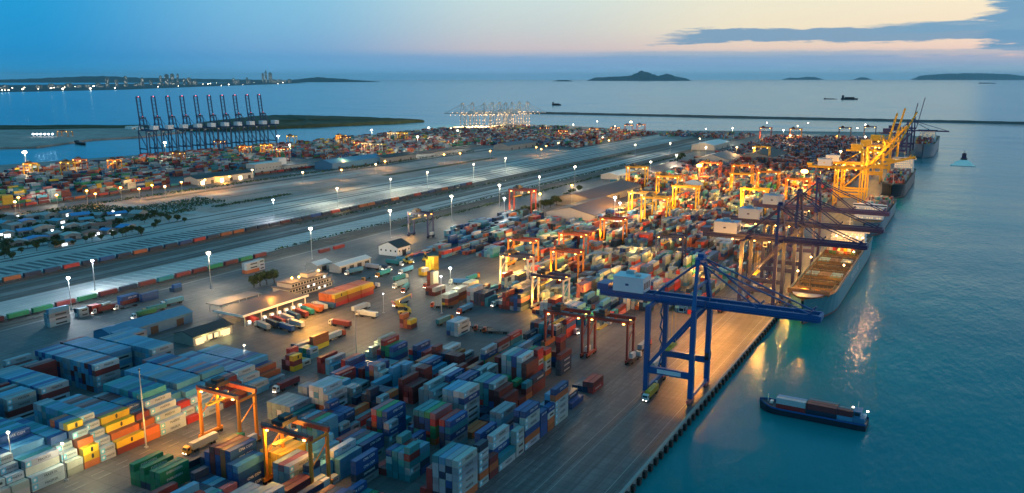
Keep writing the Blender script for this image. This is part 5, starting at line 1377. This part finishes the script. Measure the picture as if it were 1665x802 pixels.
# big sheds
shed('warehouse', 'wide grey-roofed warehouse with pale gable in the middle of the yard', 'warehouse', -345, 792, 52, 92, 8, 6, 'roofbr', 'wall', doors=4)
shed('warehouse', 'long brown-roofed warehouse behind the pale-gabled one', 'warehouse', -386, 920, 48, 150, 8, 5, 'roofbr', 'concrete', doors=5)
shed('warehouse', 'long dark roof near the second orange lamp', 'warehouse', -408, 1200, 40, 150, 8, 5, 'roofbr', 'concrete', doors=5)
shed('warehouse', 'pale dome-gabled shed right of the brown roofs', 'warehouse', -305, 1010, 26, 34, 10, 5, 'roofw', 'wall', doors=1)
shed('warehouse', 'tan gabled warehouse behind the second orange lamp', 'warehouse', -372, 1395, 58, 90, 10, 8, 'roofg', 'wall', doors=3)
shed('warehouse', 'dark-roofed warehouse at the far right of the tan gable', 'warehouse', -320, 1490, 60, 120, 10, 8, 'roofd', 'concrete', doors=3)
shed('warehouse', 'low pale warehouse at the far inland end of the yard', 'warehouse', -470, 1700, 46, 120, 10, 4, 'roofw', 'wall', doors=3)
shed('warehouse', 'small pale yellow-lit shed by the curved green hedge', 'warehouse', -446, 1130, 26, 70, 6, 3, 'roofw', 'wall', doors=3)
shed('office_block', 'white slab office block in the left terminal', 'office', *at(430, 281), 18, 55, 15, 0, 'roofw', 'wall', doors=2, wins=8)
shed('office_block', 'white stair tower right of the left terminal office block', 'office', *at(455, 276), 14, 16, 18, 0, 'roofw', 'white', doors=1)
shed('office_block', 'low pale office with green-lit roof in the left terminal', 'office', *at(472, 276), 24, 50, 8, 0, 'roofg', 'wall', doors=2, wins=6)
shed('warehouse', 'blue-roofed long warehouse of the left terminal', 'warehouse', *at(570, 270), 36, 130, 10, 5, 'roofb', 'roofb', doors=4)
shed('warehouse', 'orange-lit open shed in front of the left terminal stacks', 'warehouse', *at(358, 294), 26, 100, 8, 3, 'roofd', 'wall', doors=6, lit='e_warm')
lamp_light(*at(365, 290, 6), 6, ORANGE, 12000, 1)
shed('warehouse', 'grey-roofed shed on the inland edge of the left terminal', 'warehouse', *at(838, 241), 34, 120, 9, 5, 'roofg', 'concrete', doors=4)
shed('warehouse', 'second dark-roofed shed right of the blue-roofed long warehouse', 'warehouse', *at(640, 262), 30, 90, 9, 4, 'roofd', 'concrete', doors=3)
# roadside settlement on the far left
SP = [(20, 372), (45, 366), (70, 377), (95, 363), (120, 372), (140, 361), (165, 371), (115, 388), (60, 392), (185, 362), (30, 398), (150, 383), (10, 385), (85, 386), (100, 399), (175, 379), (40, 380), (205, 374), (130, 355), (160, 353), (55, 356), (80, 355), (20, 354), (105, 352), (190, 352), (5, 368), (145, 371), (225, 352)]
SC_ = [((.05, .25, .55), 'blue'), ((.10, .34, .48), 'pale blue'), ((.30, .32, .33), 'grey'), ((.34, .10, .06), 'red'), ((.45, .44, .40), 'cream'), ((.05, .16, .24), 'dark teal')]
scount = {}
pr_ = None
for px, py in sorted(SP):
    x, y = at(px, py); col, cn2 = SC_[R.choice((0, 0, 1, 1, 2, 2, 3, 4, 5))]; k = scount.get(cn2, 0); scount[cn2] = k + 1
    w, l, h = R.uniform(7, 12), R.uniform(10, 19), R.uniform(3, 4.6)
    t = shed('small_house', '%s-roofed settlement hut, %s %s-roofed one from the left' % (cn2, ordn(k), cn2), 'hut', x, y, w, l, h, R.uniform(1.2, 2.2), 'shanty', 'concrete', axis=R.choice('XY'), rz=R.uniform(-.5, .5), doors=1, lit='e_winc' if R.random() < .3 else None)
    t['group'] = 'huts of the roadside settlement'
    for c in bpy.data.objects:
        if c.parent == t and c.name.startswith('roof'): c.color = (*col, 1)
for px, py in ((3, 383), (28, 390), (85, 376), (102, 371), (160, 381), (184, 345)):
    x, y = at(px, py, 3.5); lamp_light(x, y, 4, COOL, 2600, .4)
    t = thing('yard_lamp', 'small white yard lamp among the settlement huts, %s from the left' % ordn([3, 28, 85, 102, 160, 184].index(px)), 'lamp', (x, y, 0), 0, 'yard lamps of the settlement')
    b = MB(); b.tube((0, 0, 0), (0, 0, 4), .1, n=6); b.build('pole', M['galv'], t); b = MB(); b.ball((0, 0, 4.3), .8); b.build('lamp_head', M['e_cool'], t)

# ================================================================ TREES
def foliage(n, rx, ry, rz_, leaf, seed):
    rr = random.Random(seed); b = MB()
    cl = [(rr.uniform(-.6, .6) * rx, rr.uniform(-.6, .6) * ry, rr.uniform(-.45, .6) * rz_, rr.uniform(.3, .55)) for _ in range(11)]
    for _ in range(n):
        cx, cy2, cz, cr = rr.choice(cl); d = Vector((rr.gauss(0, 1), rr.gauss(0, 1), rr.gauss(0, 1))).normalized() * (rr.random() ** .4)
        p = Vector((cx + d.x * cr * rx, cy2 + d.y * cr * ry, cz + d.z * cr * rz_)); s = leaf * rr.uniform(.6, 1.3)
        u = Vector((rr.gauss(0, 1), rr.gauss(0, 1), rr.gauss(0, .6))).normalized(); v = u.cross(Vector((rr.gauss(0, 1), rr.gauss(0, 1), rr.gauss(0, 1)))).normalized()
        b._add([tuple(p - u * s), tuple(p + v * s * .6), tuple(p + u * s), tuple(p - v * s * .6)], [(0, 1, 2, 3)])
    return b
CROWNS = [foliage(1500, 4.2, 4.2, 3.2, .55, k).mesh('crown', M['leaf']) for k in range(4)]
def trunk_mesh(h, seed):
    rr = random.Random(seed); b = MB(); b.tube((0, 0, 0), (0, 0, h * .6), .3, .2, 8)
    for k in range(5): a = k * 1.26 + rr.random(); b.tube((0, 0, h * (.45 + .05 * k)), (math.cos(a) * 2, math.sin(a) * 2, h * .95), .13, .05, 6)
    return b.mesh('trunk', M['bark'])
TR = [trunk_mesh(4.2, k) for k in range(3)]
def tree(x, y, s, label, group):
    t = thing('tree', label, 'tree', (x, y, 0), R.uniform(0, 6), group); t.scale = (s, s, s * R.uniform(.85, 1.15))
    link('trunk', TR[R.randrange(3)], t); link('crown', CROWNS[R.randrange(4)], t, (0, 0, 5.2)); return t
for (px, py, s, lab) in ((413, 468, 1.05, 'rounded dark tree, leftmost of the clump beside the gate office'), (423, 465, 1.15, 'dark tree, second from the left in the clump beside the gate office'), (434, 463, 1.25, 'dark tree, third from the left in the clump beside the gate office'), (446, 461, 1.2, 'dark tree at the right end of the clump beside the gate office')): tree(*at(px, py), s, lab, 'trees beside the gate office')
TP = [(205, 350), (215, 352), (228, 358), (240, 355), (252, 353), (262, 357), (275, 361), (288, 360), (212, 345), (196, 345), (170, 352), (150, 356), (178, 362), (195, 368), (215, 378), (230, 383), (200, 386), (165, 391), (140, 395), (120, 398), (90, 404), (60, 408), (35, 412), (10, 416), (15, 402), (70, 398), (250, 372), (257, 368), (168, 366), (60, 372), (35, 360), (5, 358), (110, 380), (235, 363), (270, 355), (300, 362), (45, 403), (100, 402), (150, 393), (185, 388), (205, 384), (225, 380), (20, 424), (8, 421)]
for i, (px, py) in enumerate(sorted(TP)): tree(*at(px, py), R.uniform(.55, 1.0), 'dark bushy tree around the settlement, %s from the left' % ordn(i), 'trees around the settlement')
TP = [(842, 356), (852, 350), (862, 349), (872, 345), (884, 340), (895, 338), (905, 334), (921, 329), (935, 327), (944, 322), (950, 316), (942, 313), (930, 318), (1062, 285), (1070, 281), (1078, 277), (1086, 273), (1092, 269), (1099, 266), (1105, 262), (1110, 259), (1075, 285), (1088, 277)]
for i, (px, py) in enumerate(sorted(TP)): tree(*at(px, py), R.uniform(.9, 1.5), 'green tree on the inland edge of the far yard, %s from the left' % ordn(i), 'trees along the inland edge of the yard')
# scrub along the verges: nobody could count it
rr = random.Random(77); b = MB()
def scrub(x0, x1, y0, y1, n, h):
    for _ in range(n):
        x, y = rr.uniform(x0, x1), rr.uniform(y0, y1); p = Vector((x, y, rr.uniform(.2, h))); s = rr.uniform(.7, 1.5)
        u = Vector((rr.gauss(0, 1), rr.gauss(0, 1), rr.gauss(0, .5))).normalized(); v = u.cross(Vector((rr.gauss(0, 1), rr.gauss(0, 1), rr.gauss(0, 1)))).normalized()
        b._add([tuple(p - u * s), tuple(p + v * s * .7), tuple(p + u * s), tuple(p - v * s * .7)], [(0, 1, 2, 3)])
scrub(-742, -728, 330, 620, 1500, 2.4); scrub(-725, -702, 300, 470, 1200, 2.0); scrub(-868, -862, 420, 1100, 1500, 2.6); scrub(-800, -750, 560, 680, 1300, 2.4); scrub(-858, -800, 530, 590, 900, 2.4)
scrub(-473, -469, 640, 1500, 1300, 1.6); scrub(-502, -499, 500, 1300, 900, 1.2); scrub(-860, -852, 1000, 1400, 700, 2.5); scrub(-735, -725, 640, 760, 500, 1.5); scrub(-570, -566, 600, 1500, 800, 1.4)
for _ in range(70): cx0, cy0 = rr.uniform(-860, -745), rr.uniform(330, 540); scrub(cx0 - 8, cx0 + 8, cy0 - 4, cy0 + 4, 40, 2.0)
tag(b.build('shrubs', M['leaf']), 'low dark scrub along the verges of the road corridor', 'shrubs', kind='stuff')

# ================================================================ TRAINS
def wagon_mesh():
    b = MB(); b.box(-1.4, 1.4, -6.9, 6.9, .95, 1.25)
    for y in (-5, 5):
        b.box(-1.2, 1.2, y - 1.3, y + 1.3, .5, .95)
        for yy in (y - .9, y + .9):
            for x in (-.8, .8): b.tube((x - .07, yy, .68), (x + .07, yy, .68), .46, n=10)
    b.box(-.3, .3, -7.4, -6.9, .9, 1.15); b.box(-.3, .3, 6.9, 7.4, .9, 1.15)
    return b.mesh('rail_wagon', M['dark'])
WG = wagon_mesh()
b = MB(); b.box(-1.22, 1.22, -6.1, 6.1, 1.26, 3.85)
for k in range(12): b.box(1.22, 1.25, -5.8 + k, -5.3 + k, 1.4, 3.7); b.box(-1.25, -1.22, -5.8 + k, -5.3 + k, 1.4, 3.7)
WB = b.mesh('load_body', M['cont'])
def train(x, y0, n, pattern, where):
    cn3 = {}
    for k in range(n):
        c = pattern[k % len(pattern)]; y = y0 + 14.9 * k
        if c == '-': lab = 'empty flat wagon, '; key = 'empty flat'
        else: key = COL[c][1]; lab = key + ' loaded wagon, '
        j = cn3.get(key, 0); cn3[key] = j + 1
        t = tag(link('rail_wagon', WG, None, (x, y, .2)), lab + '%s %s one from the left in the %s' % (ordn(j), key, where), 'rail wagon', 'wagons of the ' + where)
        if c != '-': o = link('load_body', WB, t); o.color = (*shade(COL[c][0]), 1)
train(-487.5, 262, 15, 'MVVMVMNMTMMVMVMO'[::1], 'near goods train')
train(-583, 300, 44, 'NNONNRNBNONNBRNOONNNMNNBNRNNOO', 'middle goods train')
train(-917, 520, 44, 'MMRMTMOMRMNMRMMTMRRM', 'far goods train')

# ================================================================ TRUCKS
def cab_mesh():
    b = MB(); b.loft([[(-1.25, y, z) for y, z in ((0, .7), (2.3, .7), (2.3, 3.3), (1.9, 3.55), (.5, 3.2), (.08, 2.2))], [(1.25, y, z) for y, z in ((0, .7), (2.3, .7), (2.3, 3.3), (1.9, 3.55), (.5, 3.2), (.08, 2.2))]], 0, True, True); return b.mesh('cab', M['objpaint'])
CAB = cab_mesh()
b = MB(); b._add([(-1.1, .04, 2.25), (1.1, .04, 2.25), (1.1, .42, 3.12), (-1.1, .42, 3.12)], [(0, 1, 2, 3)]); b._add([(1.262, .6, 2.0), (1.262, 1.7, 2.0), (1.262, 1.7, 2.9), (1.262, .8, 2.9)], [(0, 1, 2, 3)]); WSC = b.mesh('windscreen', M['glass'])
b = MB(); b.box(-.9, -.5, -.03, .02, .85, 1.1); HLm = b.mesh('headlight', M['e_white'])
b = MB(); b.box(-.45, .45, 2.3, 15.2, .85, 1.2); b.box(-1.2, 1.2, 3.2, 15.4, 1.2, 1.38); TRm = b.mesh('trailer_bed', M['dark'])
b = MB()
for y in (1.0, 4.2, 5.4, 12.4, 13.6):
    for x in (-1.0, 1.0): b.tube((x - .22, y, .5), (x + .22, y, .5), .5, n=10)
WHm = b.mesh('wheel', M['rubber'])
b = MB(); b.box(-1.2, 1.2, 3.3, 15.4, 1.4, 3.98); LDm = b.mesh('load_body', M['cont'])
CABC = [((.6, .6, .58), 'white'), ((.5, .08, .03), 'red'), ((.55, .24, .03), 'orange'), ((.05, .12, .35), 'blue')]
def truck(x, y, rz, cab, load, label, group='trucks'):
    t = thing('lorry', label, 'lorry', (x, y, .03), rz, group)
    o = link('cab', CAB, t); o.color = (*cab, 1); link('windscreen', WSC, o)
    link('headlight', HLm, o); h = link('headlight', HLm, o, (1.4, 0, 0))
    link('trailer_bed', TRm, t); link('wheel', WHm, t)
    if load: o = link('load_body', LDm, t); o.color = (*shade(COL[load][0]), 1)
W_, R_, O_, B_ = [c[0] for c in CABC]
for k in range(9): truck(-352.5 + 1.0 * (k % 2), 334 + 6.0 * k, -PI / 2 - .3, [W_, W_, R_, W_, W_, O_, W_, W_, W_][k], 'GNMWBMTOW'[k], 'lorry with %s load queuing under the gate canopy edge, %s from the left' % (COL['GNMWBMTOW'[k]][1], ordn(k)), 'lorries queuing at the gate')
TL = [(400, 520, -1.9, R_, 'R', 'red lorry at the near left corner of the gate canopy'), (452, 533, -1.8, W_, 'B', 'blue-loaded lorry parked on the orange-lit ground'), (468, 527, -1.8, W_, 'W', 'white-loaded lorry beside the blue-loaded one'), (536, 528, PI / 2 + PI, W_, 'M', 'lorry with maroon load crossing the open yard'), (580, 513, PI / 2 + PI, W_, 'W', 'white lorry following the maroon-loaded one across the open yard'),
      (492, 503, -1.4, R_, 'O', 'lorry with rust load leaving the gate canopy'), (512, 499, -1.5, B_, 'B', 'blue lorry next to the long orange block'), (607, 470, PI, O_, None, 'orange lorry without load at the right end of the long orange block'), (616, 467, PI, W_, None, 'white lorry without load right of the orange one'), (562, 448, -.2, W_, 'L', 'light blue lorry by the depot sheds'), (622, 440, PI / 2, W_, 'W', 'white lorry waiting below the dark-roofed house'), (636, 441, PI / 2, W_, 'N', 'navy-loaded lorry waiting below the dark-roofed house'), (655, 433, PI / 2, W_, 'T', 'teal-loaded lorry right of the dark-roofed house'), (672, 429, PI / 2, W_, 'L', 'light blue-loaded lorry beside the yellow stack in the yard'),
      (150, 512, -.15, W_, 'M', 'maroon-loaded lorry on the road behind the tall pale stacks'), (186, 505, -.15, W_, None, 'lorry without load on the road behind the tall pale stacks'), (232, 512, -.1, O_, 'T', 'orange lorry on the road behind the blue-roofed hall'), (215, 520, -.1, W_, 'V', 'green-loaded lorry on the road beside the blue-roofed hall'), (262, 500, -.1, W_, 'L', 'light blue-loaded lorry on the road by the trackside stacks'),
      (1056, 560, PI, R_, 'G', 'red lorry under the far legs of the near blue crane'), (1040, 580, PI, W_, None, 'white lorry without load beside the near blue crane'), (1077, 588, PI, W_, 'W', 'white-loaded lorry passing under the near blue crane'), (1180, 500, PI, W_, 'M', 'maroon-loaded lorry on the orange-lit quay'), (1150, 505, 0, O_, 'Y', 'yellow-loaded lorry on the orange-lit quay'), (1228, 470, PI, W_, None, 'white lorry without load under the first navy crane'), (1245, 455, 0, W_, 'B', 'blue-loaded lorry under the navy cranes'),
      (770, 538, -1.2, R_, None, 'red lorry without load in the dark yard behind the brown row'), (784, 541, -1.2, R_, None, 'second red lorry without load in the dark yard'), (758, 533, -1.3, W_, None, 'white lorry without load in the dark yard'), (800, 500, -.3, W_, 'W', 'white-loaded lorry right of the brown container row'), (960, 520, 0, W_, 'L', 'light blue-loaded lorry behind the empty red crane'), (985, 530, 0.1, W_, 'B', 'blue-loaded lorry beside the empty red crane'), (940, 545, 1.3, W_, None, 'white lorry without load under the inland red crane'), (300, 742, 0, O_, 'C', 'orange lorry on the warm lit lane by the terraces'), (446, 641, 0, W_, 'M', 'maroon-loaded lorry on the dark end of the warm lane')]
for px, py, rz, cb_, ld, lab in TL:
    x, y = at(px, py); truck(x, y, rz, cb_, ld, lab, 'lorries about the yard')
rt_ = random.Random(4)
for i, (px, py) in enumerate(sorted([(650, 447), (662, 452), (690, 470), (640, 470), (655, 478), (700, 500), (735, 520), (745, 512), (812, 470), (826, 476), (842, 482), (800, 482), (870, 470), (600, 500), (640, 500), (560, 545), (730, 462), (760, 458), (778, 452), (590, 460), (612, 452)])):
    x, y = at(px, py); truck(x, y, rt_.choice((0, PI, 0, PI, -1.2, .4)), rt_.choice((W_, W_, R_, O_)), rt_.choice(['L', 'W', 'B', 'M', 'T', 'G', None, None]), 'lorry parked on the open yard between gate and stacks, %s from the left' % ordn(i), 'lorries about the yard')
# straddling service machine at the foot of the near crane: a reach stacker and a yard tractor with lights
def stacker(x, y, rz, label, sc=1.0):
    t = thing('reach_stacker', label, 'reach stacker', (x, y, 0), rz, 'reach stackers'); t.scale = (sc,) * 3
    b = MB(); b.box(-1.6, 1.6, 0, 7.5, .9, 2.2); b.box(-1.6, 1.6, 6.0, 7.6, 2.2, 3.0); b.build('chassis', M['liney'], t)
    b = MB(); b.box(-.8, .8, 3.6, 5.4, 2.2, 4.0); cb = b.build('operator_cab', M['glass'], t)
    b = MB(); b.beam((0, 7, 3.6), (0, -2.5, 8.5), .8, .9); b.build('boom', M['liney'], t)
    b = MB(); b.box(-4.5, 4.5, -3.3, -2.4, 7.4, 8.0); b.beam((0, -2.8, 8.4), (0, -2.8, 7.6), .8); b.build('spreader', M['redwhite'], t)
    for yy, r in ((1.2, .95), (6.4, .8)):
        for xx in (-1.5, 1.5): b = MB(); b.tube((xx - .4, yy, r), (xx + .4, yy, r), r, n=12); b.build('wheel', M['rubber'], t)
stacker(*at(648, 512), -.7, 'yellow reach stacker with raised boom on the open yard')
stacker(*at(662, 500), 2.2, 'second yellow reach stacker beside the raised-boom one')
stacker(*at(668, 430), 1.2, 'yellow reach stacker beside the dark-roofed house', 1.1)
stacker(*at(690, 425), .4, 'yellow reach stacker at the yellow stack in the yard')
x, y = at(1048, 655); truck(x, y, 0, W_, 'Y', 'white lorry with yellow load at the near landside leg of the blue crane')
x, y = at(1062, 632); truck(x, y, 0, W_, None, 'white lorry without load just behind the one at the crane leg')
# fenders on the quay face
b = MB(); b.box(0, 1.1, -.9, .9, -2.6, -.3); b.box(1.1, 1.3, -1.1, 1.1, -2.7, -.2); FD = b.mesh('quay_fender', M['rubber'])
for k in range(48): tag(link('quay_fender', FD, None, (-94.0, 222 + 6.0 * k, 0)), 'black rubber quay fender below the kerb, %s from the near end' % ordn(k), 'fender', 'fenders along the quay face')
# ================================================================ FAR SHORE CITY
rr = random.Random(21)
for i in range(46):
    px = rr.uniform(-20, 490) if i > 16 else (175, 190, 205, 262, 272, 281, 290, 300, 308, 318, 232, 246, 428, 433, 440, 402, 380)[i]
    tall_ = i <= 16; wl = 146.5 - px * .0235; x, y = at(px, wl - rr.uniform(.2, 1.2), 5)
    d = math.hypot(x, y); hh = (rr.uniform(8, 16) if tall_ else rr.uniform(3, 7)) * d / F; w = rr.uniform(2.6, 5.5) * d / F * (1 if tall_ else 1.7)
    if i == 13: hh *= 1.5
    t = thing('tower_block', 'hazy tower block on the far shore skyline', 'tower block', (x, y, 3), rr.uniform(-.3, .3) + YAW, 'hazy tower blocks on the far shore')
    b = MB(); b.box(-w / 2, w / 2, -w * .3, w * .3, 0, hh); b.box(-w * .3, w * .3, -w * .2, w * .2, hh, hh * 1.08); wl_ = b.build('wall', M['concrete'], t)
    b = MB()
    for _ in range(9): xx, zz = rr.uniform(-.45, .4) * w, rr.uniform(.1, .9) * hh; b.box(xx, xx + w * .05, -w * .3 - 1.2, -w * .3, zz, zz + hh * .04)
    b.build('lit_window', M['e_city'], wl_)
for i, px in enumerate(sorted([3, 8, 14, 20, 37, 40, 60, 62, 83, 84, 88, 102, 105, 109, 147, 152, 122, 187, 257, 262, 290, 318, 330, 338, 342, 352, 360, 372, 395, 405, 413, 452, 460, 468, 478, 486])):
    wl = 146.0 - px * .0235 + rr.uniform(-4, 1.8); x, y = at(px, wl, 20); r = rr.choice((4, 5, 6, 10))
    t = thing('shore_lamp', 'bright pale lamp on the far shore, %s from the left' % ordn(i), 'lamp', (x, y, 0), 0, 'lamps on the far shore')
    b = MB(); b.tube((0, 0, 0), (0, 0, 19), 1.0, n=6); b.build('pole', M['galv'], t); b = MB(); b.ball((0, 0, 20), r, sz=.6); b.build('lamp_head', M['e_white'], t)
# things on the land strip across the basin
for i in range(6):
    x, y = at(54 + 6.3 * i, 219.5, 6); t = thing('strip_lamp', 'pale bluish lamp on the strip across the basin, %s of six' % ordn(i), 'lamp', (x, y, 0), 0, 'lamps on the basin strip')
    b = MB(); b.tube((0, 0, 0), (0, 0, 7), .3, n=6); b.build('pole', M['galv'], t); b = MB(); b.ball((0, 0, 8), 2.2, sz=.8); b.build('lamp_head', M['e_cool'], t)
o = place_rtg(*at(106, 222.5), 'orangecr', 'lone orange gantry frame on the strip across the basin'); o.scale = (2.0, 1.4, .62)
for i, (px, py) in enumerate(((210, 210.5), (216, 211), (223, 210), (228, 212))): x, y = at(px, py); shed('small_house', 'white hut at the right end of the basin strip, %s of four' % ordn(i), 'hut', x, y, 14, 16, 7, 2, 'roofw', 'white', doors=1)

# ================================================================ AIR
HZ = 1.0e-5
mb = MB(); mb.box(-100000, 100000, -100000, 100000, -13.5, 620)
m, nt, out = newmat('haze'); pv = nd(nt, 'ShaderNodeVolumePrincipled'); nt.links.new(pv.outputs[0], out.inputs['Volume'])
pv.inputs['Color'].default_value = (.66, .90, 1.0, 1); pv.inputs['Density'].default_value = HZ; pv.inputs['Anisotropy'].default_value = 0.1
hz = mb.build('haze', m); tag(hz, kind='stuff')
hz['label'] = 'pale blue sea haze over the whole port'; hz['category'] = 'haze'
